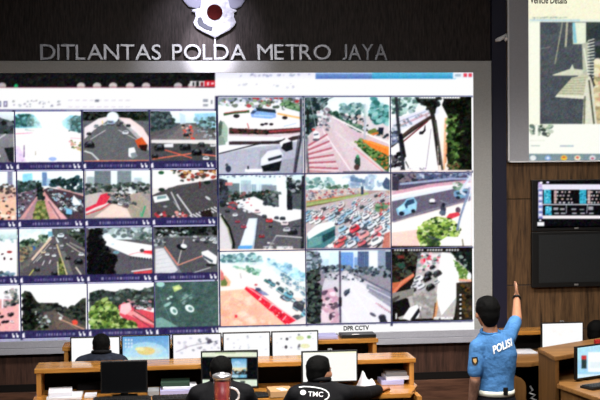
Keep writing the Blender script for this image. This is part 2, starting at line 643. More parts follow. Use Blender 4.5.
p.poly([(85, 290), (110, 290), (150, 380), (85, 380)], 'd8c8e8', .8).rect(134, 285, 142, 355, '6a5a80').scat([(85, 300), (240, 320), (240, 380), (85, 380)], 20, 9, ['c8c0dc', 'e4d0e0', 'a89ab8'], .5)
p.rect(200, 320, 206, 345, 'a0a090').blob(300, 365, 25, 12, '8aa8dc', .8)
for _ in range(3):
    p.blob(280, 160, 130, 90, 'ffffff', .28, 0, True).blob(230, 260, 110, 80, 'fff8f8', .2, 0, True)
p = Pic((81, 108, 151, 163), *B2)
p.fill('63656a').rect(10, 60, 300, 110, '2a3230')
p.scat([(18, 68), (300, 68), (300, 105), (18, 105)], 120, 9, DARK + ['3c4644'])
p.blob(140, 95, 26, 24, 'e8f4ff').blob(135, 118, 16, 10, 'b0c4d8')
p.poly([(18, 140), (80, 100), (120, 92), (118, 110), (60, 150), (18, 190)], 'e8e0e4').poly([(160, 95), (215, 100), (270, 140), (300, 190), (300, 225), (240, 160)], 'f0dada').poly([(160, 100), (210, 112), (300, 215), (300, 245), (200, 140)], 'e8e4e8', .6)
p.poly([(20, 285), (18, 190), (95, 130), (165, 128), (245, 190), (280, 285)], '66686c')
p.line([(45, 190), (110, 150)], 3, 'd8d8d8').line([(165, 150), (250, 195)], 3, 'd4d0d0').line([(18, 240), (50, 250), (85, 285)], 6, 'e0e4e4').line([(95, 110), (100, 130)], 4, 'e0d070')
for x, y, s, c in ((70, 132, 11, '9098a0'), (38, 165, 10, '1a1c20'), (40, 212, 22, '16181c'), (130, 118, 16, '8a98b0'), (195, 160, 14, 'dce0e8'), (207, 130, 10, '202428'), (165, 128, 9, '30343a'), (105, 125, 8, 'c0c8d0'), (178, 118, 8, '404448')):
    p.car(x, y, s, c, 0)
p.poly([(235, 195), (265, 180), (290, 215), (282, 240), (250, 225)], 'd0552c').poly([(250, 215), (290, 212), (284, 242), (262, 236)], '2a1412')
p.poly([(208, 228), (232, 224), (246, 262), (225, 272), (208, 262)], 'f2f6fa').poly([(216, 250), (240, 244), (246, 264), (222, 272)], '8a949c')
p.line([(18, 284), (300, 282)], 7, 'd8846c')
p = Pic((149, 108, 220, 163), *B2)
p.fill('5c5a5c').grad(305, 66, 590, 120, 'f0faff', 'd8f0f8')
p.poly([(305, 70), (385, 70), (400, 110), (420, 130), (305, 160)], '3c4c50').scat([(305, 72), (380, 75), (415, 130), (305, 155)], 60, 9, ['222c2e', '4a5c60', '6a7a7c', '2c3a3a'])
p.poly([(490, 80), (590, 75), (590, 150), (500, 125)], 'a4d4ec').scat([(490, 100), (590, 95), (590, 150), (510, 130)], 50, 9, ['4a605c', '6c8a8c', '8ab0b8', '2c3c38'])
p.poly([(425, 75), (450, 85), (455, 125), (430, 125)], 'c8dce8')
p.poly([(305, 190), (430, 125), (470, 120), (590, 195)], '7a7678').poly([(310, 185), (420, 130), (440, 130), (370, 190)], '66646a')
p.cars([(480, 140), (520, 135), (590, 165), (590, 190), (540, 190)], 14, 10, .4, ['a8c4d4', 'dce4ec', '6a8090', 'c8ccd4'])
p.scat([(440, 130), (470, 125), (510, 190), (440, 190)], 26, 6, ['e04838', 'd06858', '202020', 'f0c0b8'], .9)
p.poly([(305, 192), (590, 192), (590, 210), (305, 206)], 'e4e0e0').poly([(305, 206), (590, 210), (590, 282), (305, 282)], '4a4a4e')
p.line([(310, 275), (480, 250), (590, 262)], 5, 'e87860').line([(345, 230), (480, 270)], 5, 'e06850').poly([(360, 210), (400, 208), (400, 224), (362, 224)], 'e8e8ec')
for x, y, s, c in ((340, 225, 22, '141416'), (450, 222, 24, '101214'), (520, 212, 16, '1c2022'), (500, 245, 22, '0c0c0e'), (550, 240, 18, '181a1e'), (320, 262, 14, '0e0e10'), (540, 270, 14, 'e0e0e6'), (570, 215, 12, 'd8d8de'), (455, 170, 12, '1a1a1c')):
    p.car(x, y, s, c, 0)
# row 2
p = Pic((-60, 167, 16, 222), 0, 165, 6.667)
p.fill('d8b8a8').grad(-400, 30, 110, 150, 'f4fbff', 'e0eaf0').rect(50, 38, 84, 130, '8a8ca8').rect(-120, 60, -40, 140, 'a0a8b4')
p.scat([(-400, 120), (110, 115), (110, 190), (-400, 190)], 70, 14, ['3a3432', '5a504c', '282826', '7a6a60'])
p.poly([(-400, 200), (0, 230), (110, 200), (110, 360), (-400, 360)], 'e8c4ac').cars([(-400, 210), (0, 200), (105, 190), (100, 300), (-400, 330)], 34, 18, .5, ['fff4ee', 'f8e0d4', '6a4a44', '3a2c2c', 'c06858'])
p.scat([(-20, 300), (80, 300), (105, 360), (-20, 360)], 14, 14, ['f8e8dc', 'e0907c', '30201c'])
p = Pic((16, 167, 85, 222), 0, 165, 6.667)
p.fill('b0a0a4').grad(110, 30, 560, 160, 'eefaff', 'f4fcff')
p.poly([(150, 60), (215, 55), (220, 130), (150, 140)], '8cd4ec', .9).poly([(280, 48), (312, 48), (318, 140), (282, 140)], '6a8ab4').rect(225, 100, 280, 135, 'c0dce8').poly([(310, 90), (340, 90), (345, 140), (310, 140)], 'a8c8d8')
p.scat([(112, 110), (230, 110), (250, 155), (112, 190)], 80, 14, ['2a3838', '46605e', '1a2424', '5c7a78'])
p.poly([(112, 130), (240, 135), (230, 165), (112, 185)], '2c3c3a', .5)
p.scat([(340, 110), (400, 85), (440, 110), (500, 70), (555, 110), (555, 185), (460, 170), (345, 140)], 110, 15, ['16262c', '2c484c', '0e1a1e', '446468', '1e3234'])
p.poly([(112, 200), (250, 155), (290, 150), (300, 165), (130, 360), (112, 360)], '6c5c6c')
p.cars([(115, 200), (240, 160), (230, 190), (120, 340)], 32, 20, .35, ['c4d8e4', '88b0cc', '3a3c48', '1c1c24', 'e8eef4', '564854'])
p.poly([(130, 360), (240, 215), (262, 160), (290, 150), (310, 170), (470, 360)], 'd8a0a0').poly([(160, 360), (245, 220), (255, 235), (210, 360)], 'b08c94').poly([(310, 220), (345, 240), (470, 360), (380, 360)], 'e4b4b8').line([(322, 240), (400, 360)], 10, '8a6870').line([(350, 232), (455, 355)], 10, 'f6e8ea')
p.poly([(290, 165), (320, 150), (560, 200), (560, 360), (450, 360), (330, 225)], '4a3c44')
p.cars([(315, 165), (345, 160), (560, 230), (540, 300), (440, 330), (340, 215)], 60, 28, .3, ['e4eef4', 'a8d8ec', '98c8e0', '16161a', '3a3440', 'f8fcff', '5c5560', '2a2a30'], .5)
p.poly([(440, 285), (480, 300), (480, 330), (440, 325)], '88c8e8').poly([(490, 200), (520, 235), (540, 260), (500, 270), (480, 250)], 'f0f4fa')
p.line([(380, 150), (560, 205)], 8, 'd8a4a4').line([(330, 150), (380, 152)], 6, 'f0e4e0')
p.poly([(215, 360), (245, 240), (295, 235), (330, 360)], '74804a').scat([(220, 360), (245, 245), (295, 240), (325, 360)], 50, 12, ['8a9a50', '5c6c38', 'a8a468', '46542c'])
p.poly([(245, 130), (275, 115), (290, 220), (250, 235)], '161a1c').scat([(248, 110), (275, 110), (292, 225), (250, 235)], 26, 12, ['0e1214', '1c2a28', '283634'])
p = Pic((84, 167, 153, 222), *(80, 165, 4.286))
p.fill('a09898').grad(25, 15, 300, 95, 'eef4f8', 'dce8ee')
p.rect(62, 25, 132, 95, '6c7880').rect(160, 25, 220, 85, '7a8890').rect(138, 20, 158, 80, 'e4f0f8').rect(232, 55, 265, 90, 'b8c8d0').rect(30, 50, 62, 90, 'a8b8bc')
for yy in range(30, 90, 8):
    p.line([(64, yy), (130, yy)], 2, '8a98a0', .7).line([(162, yy), (218, yy)], 2, '94a4ac', .7)
p.scat([(25, 80), (300, 75), (300, 120), (25, 130)], 130, 9, ['24302c', '3a4844', '586460', '18201e', '6c7872'])
p.poly([(25, 200), (45, 130), (110, 115), (260, 120), (300, 160), (300, 225), (25, 225)], 'b4a49c')
p.poly([(25, 130), (90, 115), (100, 130), (60, 180), (25, 190)], 'c8c0bc').poly([(25, 185), (70, 165), (88, 128), (115, 120), (130, 135), (110, 165), (25, 205)], 'd83850').line([(25, 205), (75, 182), (125, 165)], 8, 'f0e4e4').line([(25, 212), (90, 190), (135, 160)], 5, 'd04050')
p.poly([(60, 225), (140, 165), (200, 185), (220, 225)], 'e8d4cc').poly([(200, 150), (270, 150), (300, 225), (230, 225)], 'a8a090')
p.cars([(120, 120), (180, 110), (240, 160), (215, 180), (130, 165)], 26, 16, .5, ['2a2c30', '4a4c50', '18181a', '8a8c90', 'e8ecf0', '6a5a5c'])
p.scat([(150, 95), (240, 95), (240, 130), (160, 120)], 20, 7, ['f0f4f8', '30343a', 'd8dce0'])
p.line([(265, 222), (280, 175)], 8, '4ca878').line([(258, 222), (262, 200)], 5, '70b890').line([(225, 170), (260, 190)], 4, 'c8b0a8')
p = Pic((151, 167, 221, 222), *(80, 165, 4.286))
p.fill('4c4a4c').poly([(310, 15), (590, 15), (590, 60), (400, 90), (310, 100)], 'f0ecec').rect(310, 20, 390, 75, 'fafafa')
p.scat([(390, 18), (590, 18), (590, 50), (430, 70)], 60, 9, ['6a3028', '30302c', 'c89858', '4a5a48', 'e8e0d8', 'a04038'])
p.blob(348, 33, 13, 8, '2a5a38').blob(350, 105, 10, 6, '204428').poly([(310, 75), (400, 60), (450, 75), (330, 120), (310, 130)], 'f4f0f0', .9)
p.poly([(310, 150), (380, 98), (560, 65), (590, 80), (590, 160), (470, 220), (310, 222)], '4e4c50')
p.poly([(312, 135), (370, 125), (385, 150), (320, 162)], 'f4f8f8').poly([(330, 135), (370, 130), (370, 142), (330, 148)], '7c9a9c').blob(350, 106, 14, 8, '203028')
p.line([(390, 115), (430, 195)], 5, 'd8d8dc').line([(415, 125), (480, 215)], 6, 'e8e8ec').line([(400, 155), (425, 190)], 3, 'b0b0b8')
for i in range(9):
    x = 470 + i * 13
    p.line([(x, 215 - i * 4.5), (x + 26, 232 - i * 4.5)], 6, 'e4e4ea')
p.blob(545, 75, 16, 8, '1c2620').blob(548, 142, 14, 5, 'd4d8dc', 1, .6).rect(510, 70, 518, 100, '601c1c', .8).poly([(515, 200), (560, 190), (570, 222), (520, 222)], '241c1c')
p.scat([(320, 205), (440, 200), (460, 225), (320, 225)], 26, 8, ['d04850', 'e8a0a0', 'f0e8e8', 'a83840', '3a2c30'])
p.blob(365, 178, 9, 5, '9a9aa2')
# row 3
p = Pic((-60, 225, 17, 279), 0, 222, 6.344)
p.fill('eef0f4').grad(-380, 36, 110, 110, 'f8fcff', 'b8d0d4').scat([(-380, 80), (95, 80), (90, 140), (-380, 140)], 50, 12, ['6a8a8c', '9ab8b8', 'c0d4d4', '40585a'])
p.poly([(-380, 180), (40, 140), (110, 160), (110, 350), (-380, 350)], 'fbf8fa').scat([(-380, 180), (75, 180), (75, 260), (-380, 300)], 26, 10, ['3a1c20', '8a2c30', '202428', 'a0484c', 'e0d0d4'], .9, .5)
p.scat([(-100, 320), (100, 320), (100, 352), (-100, 352)], 30, 12, ['4a6a80', '7a98ac', '303c48'])
p.blob(60, 190, 18, 8, '902c30').blob(70, 235, 9, 7, '402428').blob(28, 232, 7, 11, '382024')
p = Pic((17, 225, 86, 279), 0, 222, 6.344)
p.fill('707072').grad(120, 36, 400, 130, 'eaf8fc', 'f4fbfd').scat([(120, 45), (330, 38), (320, 80), (120, 110)], 26, 16, ['d4e4ea', 'e4f0f4', 'c0d4dc'], .6)
p.poly([(330, 36), (560, 36), (560, 350), (500, 350), (360, 100), (330, 80)], '565a5c').scat([(400, 60), (560, 55), (560, 190), (520, 180)], 110, 14, ['1a241e', '2c3a30', '40504a', '101612', '5c6a5c'])
p.poly([(380, 80), (430, 78), (560, 180), (560, 350), (470, 350)], '504c52')
p.scat([(125, 130), (240, 90), (300, 85), (290, 115), (190, 190), (125, 200)], 100, 14, ['2a4438', '44624e', '6a8468', '1c2c24', '98a890'])
p.poly([(305, 60), (330, 60), (335, 90), (305, 92)], '78b0c8').blob(212, 165, 16, 14, '3c68a8').scat([(125, 170), (210, 150), (180, 230), (125, 260)], 50, 12, ['5a5c54', 'a89870', '384038', '707468', '8a6858'])
p.poly([(125, 340), (130, 260), (250, 185), (330, 90), (350, 90), (440, 350), (125, 350)], '5a565c')
p.line([(172, 275), (325, 100)], 15, 'e4ccb8').line([(130, 300), (200, 240)], 26, '6a6a66').line([(210, 262), (318, 135)], 4, 'd8d4d0').line([(232, 250), (265, 215)], 5, 'e0dcd8').line([(268, 275), (282, 245)], 6, 'e4e4e4').line([(312, 265), (322, 240)], 7, 'e8e8e8').line([(185, 340), (215, 300)], 6, 'd8d070')
p.line([(372, 340), (365, 250)], 7, 'dcd8a4').line([(425, 335), (360, 140)], 9, 'd8cc9c').poly([(375, 335), (372, 230), (385, 225), (418, 335)], '4a5a34').scat([(375, 330), (380, 230), (415, 330)], 18, 9, ['30401c', '6a7a40', 'a0a060'])
p.line([(480, 285), (515, 335)], 9, 'e4e0d0').line([(420, 135), (540, 215)], 6, 'c8c4b8').line([(440, 130), (560, 190)], 10, '8a8c84')
for x, y, s, c in ((275, 190, 15, 'e8dcb0'), (300, 205, 14, 'f4f8f8'), (343, 212, 14, 'eef4f4'), (320, 165, 9, 'd4dce0'), (348, 165, 9, 'c4ccd4'), (392, 150, 11, 'e4e8ec'), (430, 228, 17, '101014'), (498, 250, 28, '0c0e10'), (515, 205, 17, 'eceef0'), (460, 185, 8, 'd0d4d8'), (345, 325, 22, '141418'), (235, 300, 20, '1c1c20'), (395, 175, 10, '404048'), (345, 140, 7, '30343a'), (415, 100, 8, 'd8e4ec'), (385, 85, 22, 'e8f4fa')):
    p.car(x, y, s, c, 0)
p.scat([(455, 45), (505, 45), (505, 62), (455, 62)], 12, 6, ['e4f0f4', 'c8d8dc'])
p = Pic((85, 225, 154, 279), *(80, 222, 4.286))
p.fill('5c5a60').grad(35, 12, 310, 75, 'c0d0d8', 'e4f0f4').scat([(35, 18), (310, 15), (310, 60), (120, 60)], 90, 11, ['8a9aa0', '5a686c', 'b0c0c4', 'd8e4e8', '6c7a7c'])
p.poly([(100, 65), (125, 50), (150, 75), (310, 100), (310, 160), (215, 145), (110, 100)], 'fbfbfd').poly([(200, 25), (215, 15), (225, 60), (200, 65)], '687478', .7).scat([(215, 40), (310, 50), (310, 85), (230, 70)], 40, 9, ['5a6a68', '3c4a48', '7c8c8a'])
p.poly([(100, 100), (160, 135), (215, 150), (310, 162), (310, 225), (35, 225), (35, 110)], '5c5a62').blob(155, 130, 14, 7, '78a4b4').blob(140, 95, 9, 6, 'c4d8e0')
p.poly([(270, 122), (310, 122), (310, 140), (275, 138)], 'e02c38').poly([(230, 215), (310, 205), (310, 225), (230, 225)], 'd84850').line([(220, 212), (310, 200)], 6, 'f0e4e8').blob(266, 122, 10, 8, '403c3c')
for i in range(8):
    p.rect(215 + i * 12, 147 + i * 1.0, 221 + i * 12, 158 + i, '383840')
p.line([(210, 140), (250, 130), (310, 140)], 5, 'f0a8a8')
p.scat([(35, 40), (85, 25), (110, 110), (150, 150), (150, 225), (35, 225)], 190, 13, ['0a0a0c', '141416', '1e1e22', '08080a'], .9).poly([(35, 30), (70, 30), (100, 120), (150, 165), (145, 225), (35, 225)], '0c0c0e', .75)
p = Pic((152, 225, 221, 279), *(80, 222, 4.286))
p.fill('56565c').scat([(320, 12), (595, 12), (595, 60), (320, 60)], 140, 11, ['0e1210', '1c2220', '080a0a', '2a302c', '3c4440'])
p.scat([(330, 35), (460, 35), (460, 62), (330, 62)], 20, 9, ['e4ecf0', '8a9a9c', '40484a', 'd0d8dc'], .9, .5).line([(330, 65), (595, 60)], 7, '8a9294', .6)
p.cars([(460, 55), (590, 70), (590, 95), (500, 85)], 10, 13, .8, ['d8e0e4', 'e8eef0', '303438', '8a9498'])
p.poly([(320, 100), (370, 110), (420, 190), (440, 225), (320, 225)], '7e7e88').poly([(322, 115), (358, 112), (420, 205), (400, 220), (322, 222)], 'dadade')
for i in range(6):
    p.line([(325, 130 + i * 17), (360 + i * 10, 118 + i * 18)], 2, 'a8a8b0', .6)
p.line([(362, 105), (420, 185)], 6, 'e08878').line([(420, 185), (525, 145)], 5, 'e09484').line([(420, 180), (445, 75)], 4, 'd8c8c4').line([(470, 222), (560, 195)], 4, 'c0c0c8')
p.blob(435, 108, 22, 12, '14161a', 1, .3).blob(445, 103, 14, 9, 'f0f4f8', 1, .3).rect(358, 82, 368, 98, '30343a')
p.poly([(520, 128), (548, 120), (588, 148), (585, 180), (560, 182), (525, 150)], 'f0f2f4').poly([(525, 140), (570, 165), (568, 176), (528, 152)], '4a525a').blob(560, 184, 22, 6, '202226')
p.line([(330, 70), (350, 100)], 6, 'c8ccd0').scat([(322, 65), (370, 65), (370, 100), (322, 100)], 14, 8, ['6c7478', '3c4448', 'c0c8cc'])
# row 4
p = Pic((-60, 282, 19, 336), 0, 280, 5.711)
p.fill('d8a8a8').grad(-340, 20, 125, 110, 'fdfdff', 'e8e8ec').scat([(20, 60), (125, 40), (125, 180), (20, 150)], 60, 12, ['4a5450', '7a8480', '2c3432', 'b0a8a8'])
p.line([(14, 170), (14, 60), (22, 45), (45, 42), (50, 70)], 9, 'f4f0f4').poly([(100, 45), (118, 45), (112, 85), (98, 85)], 'f0f4fa').poly([(-340, 190), (40, 160), (125, 130), (125, 320), (-340, 320)], 'e8b4b4')
p.cars([(-340, 190), (0, 185), (90, 130), (70, 250), (-340, 300)], 24, 18, .6, ['202024', '382c30', '8a4448', 'f4e8ea', '503c40'])
for x, y in ((80, 140), (65, 200), (40, 238), (20, 240), (10, 210)):
    p.blob(x, y, 14, 8, '1c1a1e', 1, -.3)
p = Pic((19, 282, 88, 336), 0, 280, 5.711)
p.fill('fbfafc').poly([(130, 80), (140, 60), (160, 65), (180, 75), (215, 130), (300, 130), (400, 170), (430, 140), (470, 105), (500, 100), (500, 310), (130, 310)], '3a3c38')
p.scat([(132, 75), (170, 68), (200, 120), (230, 150), (220, 300), (132, 300)], 150, 14, DARK).scat([(190, 145), (300, 128), (390, 165), (440, 140), (500, 105), (500, 240), (400, 200), (300, 175), (190, 185)], 150, 13, ['1c221e', '2e3630', '121614', '444c42'])
p.poly([(240, 185), (310, 175), (500, 270), (500, 305), (170, 305), (260, 230)], '5c524e').poly([(300, 185), (340, 190), (500, 285), (470, 300), (330, 300)], '6a5c56')
p.line([(345, 225), (490, 285)], 6, 'e0a890').line([(330, 185), (360, 210)], 5, 'c8d0d0').line([(400, 255), (470, 300)], 4, '94826c')
p.poly([(410, 235), (428, 226), (445, 236), (442, 256), (418, 255)], 'e8503c').scat([(205, 180), (270, 190), (290, 250), (240, 290), (210, 260)], 40, 8, ['c8d4d4', '181a18', '6a7470', '88a098', '30383a'])
p.blob(345, 218, 10, 9, 'e4ece8').blob(278, 236, 12, 9, 'b8c8d0').blob(262, 268, 16, 10, '101210').scat([(190, 280), (260, 270), (260, 305), (180, 305)], 20, 8, ['5c6a40', '3c4a2c', '242c1c'])
p = Pic((86, 281, 155, 335), *(80, 280, 4.286))
p.fill('fbfafd').poly([(40, 55), (80, 42), (150, 50), (200, 35), (255, 45), (320, 25), (320, 120), (40, 130)], '38423e').scat([(42, 55), (85, 42), (150, 52), (205, 40), (258, 45), (318, 35), (318, 115), (42, 125)], 170, 9, ['1c2622', '3c4844', '5a6862', '2a322e', '788680'])
p.poly([(165, 110), (190, 95), (260, 125), (320, 140), (320, 212), (240, 212), (170, 150)], 'd85060').poly([(185, 140), (240, 130), (320, 185), (320, 195), (230, 160)], 'f0a0a4').line([(230, 130), (320, 185)], 5, '6a3038').line([(225, 150), (315, 210)], 4, '7c3840').poly([(175, 105), (215, 95), (222, 128), (195, 150), (170, 140)], 'f6c8cc')
p.cars([(195, 85), (300, 90), (305, 125), (240, 120)], 14, 13, .7, ['f0f0f4', 'e09098', '2c2c30', '8a8a90'])
p.poly([(42, 130), (70, 90), (110, 78), (150, 110), (180, 170), (240, 180), (245, 212), (45, 212)], '5c7438').scat([(44, 130), (72, 92), (112, 80), (150, 112), (178, 168), (240, 180), (245, 212), (46, 212)], 240, 10, ['8aa850', 'b0c878', '3c5424', '24381c', '6c8c3c', 'c4d48c', '506c34'], .9)
p = Pic((154, 280, 221, 334), *(80, 280, 4.286))
p.fill('46605c').scat([(325, 5), (600, 5), (600, 212), (325, 212)], 260, 12, ['3c5450', '4e6a66', '344844', '5a7672', '405c58'], .4)
p.blob(345, 18, 18, 12, 'a8d4cc').poly([(395, 28), (425, 20), (440, 35), (405, 52)], 'b8d088').blob(415, 35, 12, 6, 'e0e8a8').poly([(325, 165), (350, 160), (420, 200), (410, 212), (325, 212)], '7ca8a0').blob(375, 105, 18, 7, '9cc8c0', 1, -.5)
for x, y, s, c, r in ((402, 132, 20, 'e4f4f2', .9), (470, 122, 21, 'e8f4f4', .5)):
    p.blob(x, y, s, s * .7, c, 1, r).blob(x + 3, y + 1, s * .5, s * .35, '6a8c88', 1, r)
p.blob(390, 72, 8, 5, 'b8dcd4').blob(378, 80, 6, 5, 'd0ece4').scat([(440, 60), (520, 90), (440, 110)], 8, 7, ['88a8a0', '2c403c'])
p.line([(430, 90), (480, 60)], 3, '88aca4').line([(340, 60), (400, 200)], 3, '7a9e98', .6)

# --- right window
p = Pic((216, 95, 304, 176.5), 215, 92, 4.656)
p.fill('ecedf4').rect(10, 20, 410, 45, '8890a8').scat([(12, 24), (400, 24), (400, 80), (12, 60)], 110, 10, ['d8dce8', '3c4840', '6a7468', 'f4f4fa', 'b03c40', 'a0a8b8', '8ca888'])
p.poly([(310, 55), (330, 35), (405, 70), (405, 95), (330, 75)], '4c7450').scat([(310, 55), (330, 38), (400, 70), (395, 90), (335, 75)], 30, 9, ['2c4c34', '6c9468', '88a888'])
p.poly([(12, 85), (160, 75), (300, 95), (405, 120), (405, 180), (12, 190)], 'f4f0f2').line([(40, 105), (90, 95), (160, 90)], 12, '30502c').line([(45, 98), (150, 86)], 4, 'c05858').line([(290, 100), (400, 122)], 9, 'e8b878')
p.poly([(165, 98), (185, 78), (282, 92), (285, 118), (260, 125), (170, 118)], '8cb4e4').poly([(190, 72), (280, 82), (285, 98), (195, 88)], '26303c').line([(180, 108), (270, 112)], 6, 'b8d8f4').poly([(165, 100), (175, 85), (195, 88), (180, 102)], '3c5470')
for x, y, s in ((100, 112, 15), (325, 120, 13), (220, 152, 10), (238, 148, 9), (262, 150, 10)):
    p.blob(x, y, s, s * .6, '1c1c20')
p.poly([(65, 168), (240, 175), (400, 165), (405, 190), (230, 198), (65, 195)], '4a2c2c').scat([(66, 170), (250, 178), (250, 196), (66, 192)], 50, 7, ['14100f', '201816', '6a3a34', '2c3424']).line([(250, 185), (405, 172)], 8, 'a04048').line([(65, 200), (300, 205), (405, 190)], 9, 'd8c8cc')
p.poly([(65, 230), (300, 228), (330, 212), (405, 200), (405, 215), (300, 242), (65, 246)], '3a2c30').line([(15, 288), (190, 245), (310, 225)], 5, '202024').poly([(310, 205), (390, 195), (330, 220)], 'e8e0e4')
p.poly([(12, 290), (190, 255), (300, 245), (405, 225), (405, 385), (12, 385)], 'b8bac8').poly([(210, 275), (290, 255), (310, 290), (300, 320), (405, 300), (405, 385), (200, 370)], '9a9cac', .6)
p.poly([(215, 310), (245, 275), (300, 265), (318, 295), (300, 330), (230, 350), (212, 340)], 'e4e6f2').poly([(245, 310), (310, 292), (312, 305), (250, 322)], '282c36').poly([(215, 345), (310, 320), (300, 368), (225, 370)], '16171c')
p.poly([(300, 235), (335, 215), (355, 228), (345, 245), (312, 262)], 'f2f2f8').poly([(318, 240), (360, 228), (362, 268), (330, 278), (308, 262)], '17181c')
p.poly([(20, 140), (40, 135), (60, 165), (58, 230), (45, 240), (28, 210)], 'a8c0b0').poly([(10, 200), (40, 210), (50, 245), (12, 250)], '8aa094').poly([(15, 150), (25, 130), (35, 140), (30, 200), (12, 210)], '50605a')
p.blob(62, 358, 13, 16, '34384a').blob(55, 340, 7, 8, '50545c').rect(140, 358, 220, 372, 'f8f8ff').rect(150, 345, 158, 360, '303038').line([(400, 30), (402, 200), (370, 385)], 12, '3a3a48').line([(390, 200), (365, 380)], 5, '50505c').rect(404, 20, 420, 390, '8890a0').line([(150, 145), (158, 170)], 4, 'b04040').line([(320, 160), (380, 145)], 5, 'b0c8e8')
p.line([(12, 385), (410, 380)], 8, '7078a0')
p = Pic((303, 95, 391, 176), 300, 92, 4.652)
p.fill('dcd4d8').grad(20, 18, 420, 110, 'e0f4fa', 'f0fafc')
p.scat([(190, 60), (290, 55), (300, 110), (190, 105)], 70, 12, ['5c8488', '88acac', '3c6064', 'a8c8c8']).scat([(330, 70), (345, 25), (365, 60), (415, 60), (418, 150), (330, 140)], 90, 14, ['4c9494', '2c6c68', '78b8b8', '20504c', 'a0d0d0'])
p.scat([(125, 85), (180, 95), (290, 160), (290, 185), (230, 160), (130, 100)], 90, 9, ['2c5044', '4c7460', '1c382c', '7a9c88']).scat([(190, 100), (300, 110), (320, 170), (415, 190), (415, 215), (330, 200), (290, 150), (190, 120)], 80, 9, ['f4f4f8', '303840', '6c7880', '1a2028', 'c8b0ac', 'd8dce4'])
p.poly([(315, 180), (350, 168), (370, 195), (315, 205)], '6a7c3c').line([(325, 200), (365, 190)], 10, 'd07838').poly([(365, 165), (390, 165), (385, 200), (365, 195)], '182430')
p.poly([(90, 110), (140, 105), (250, 180), (418, 240), (418, 375), (30, 375), (30, 240)], 'd4c2c8').poly([(120, 120), (150, 115), (390, 370), (250, 375)], 'd8ccd2', .8)
p.line([(150, 115), (300, 190), (418, 240)], 8, 'f6eef0').line([(110, 185), (240, 372)], 5, 'f4eef2').line([(95, 150), (120, 200)], 4, 'f0e8ec').line([(160, 180), (370, 365)], 3, 'e8dce2').line([(250, 260), (390, 372)], 6, 'e89898', .7)
for i in range(9):
    yb = 238 + i * 20
    p.line([(38, yb + 12), (128 + i * 10, yb - 42 + i * 12)], 8, 'b05868', .9)
    p.line([(38, yb + 22), (132 + i * 10, yb - 32 + i * 12)], 5, 'f4dce0', .9)
p.poly([(30, 360), (160, 372), (30, 378)], 'c8949c').line([(30, 220), (40, 375)], 8, '5a5a62').poly([(20, 200), (40, 215), (25, 380), (20, 380)], '8a8c94')
p.poly([(20, 25), (120, 30), (130, 55), (95, 90), (90, 140), (50, 190), (20, 220)], '3c4c50').scat([(22, 28), (125, 30), (100, 80), (90, 140), (45, 190), (22, 215)], 150, 12, ['1c2a2e', '2c3c40', '5a7074', '40585c', '8aa0a4', '14201f']).rect(30, 80, 42, 190, '1a2020').line([(45, 20), (75, 170)], 4, '8a989c')
p.scat([(85, 85), (130, 75), (140, 140), (90, 150)], 30, 10, ['d8e0e8', 'b8a8b0', '8a7a84', 'f0f0f4']).cars([(85, 120), (130, 120), (140, 190), (100, 180)], 9, 12, .7, ['c8c8d4', 'e0e0e8', '7a7a88', '404450'])
p.poly([(60, 190), (72, 178), (90, 190), (92, 215), (65, 218)], 'f4f6fa').blob(75, 222, 16, 6, '5a5a64').poly([(64, 195), (86, 192), (86, 200), (64, 204)], '6a7480').blob(62, 175, 8, 6, 'c04848')
p.line([(120, 100), (95, 75), (115, 40), (160, 20)], 5, '6a7478')
p.rect(296, 55, 306, 270, 'b8c0c8').line([(312, 60), (306, 180)], 5, 'd0d4d8')
p.poly([(260, 235), (285, 215), (420, 290), (420, 372), (395, 365), (300, 285)], '44703c').scat([(258, 232), (285, 215), (418, 290), (418, 368), (300, 285)], 130, 8, ['2c5428', '6c9450', '1c3c1c', '88a868', 'c87840']).poly([(285, 220), (330, 228), (420, 258), (420, 300), (330, 258)], 'f08434').line([(300, 225), (420, 265)], 9, 'f8a048').line([(240, 232), (395, 368)], 6, 'e4e0dc')
p.poly([(258, 305), (268, 290), (280, 310), (280, 345), (258, 350)], '2c4838').blob(264, 350, 13, 14, '50383c').blob(268, 300, 7, 8, '48a06c').blob(262, 322, 9, 12, '304840').line([(200, 372), (420, 372)], 7, '44485c', .8).line([(30, 378), (420, 375)], 6, '28304c')
p = Pic((389, 94, 474, 173), 387, 92, 4.648)
p.fill('fcf8fa').grad(18, 20, 250, 110, 'e0f0f4', 'fafcfc').scat([(20, 25), (150, 30), (120, 90), (20, 140)], 90, 12, ['5a7c78', '8aa8a4', 'b8d0cc', '3c5854', 'dcecec'])
p.poly([(20, 130), (230, 60), (250, 100), (20, 200)], 'e0e0ec').line([(30, 170), (215, 90)], 8, 'c8a8b0').line([(50, 140), (180, 90)], 5, 'a8b0c4').cars([(30, 140), (200, 85), (195, 110), (40, 180)], 12, 9, .9, ['b0c0d4', '8a98b0', 'e4c8c8'])
p.poly([(18, 240), (110, 165), (200, 110), (210, 122), (120, 185), (40, 240), (18, 262)], '4a3a34').line([(22, 255), (200, 118)], 6, '2a2420').line([(70, 235), (190, 135)], 6, '6a2c30').poly([(18, 190), (45, 185), (50, 235), (20, 250)], '7a84a0').scat([(18, 150), (60, 150), (60, 235), (18, 240)], 24, 9, ['404a60', '98a4bc', '1c2028', 'd8dce8'])
p.poly([(150, 190), (170, 178), (178, 150), (180, 180), (165, 198), (150, 197)], '141418').blob(160, 190, 11, 8, '1c1c22').line([(205, 170), (182, 350)], 5, 'a4a0a8').line([(165, 300), (150, 345)], 3, 'd0c8d0').line([(60, 270), (100, 350)], 5, '3c3c40').poly([(20, 310), (50, 280), (75, 240), (90, 300), (80, 365), (20, 365)], 'dcdce4').scat([(20, 290), (70, 280), (85, 365), (20, 365)], 50, 12, ['0c0c10', '1a1a20', '606068', 'f4f4f8', '28282e'])
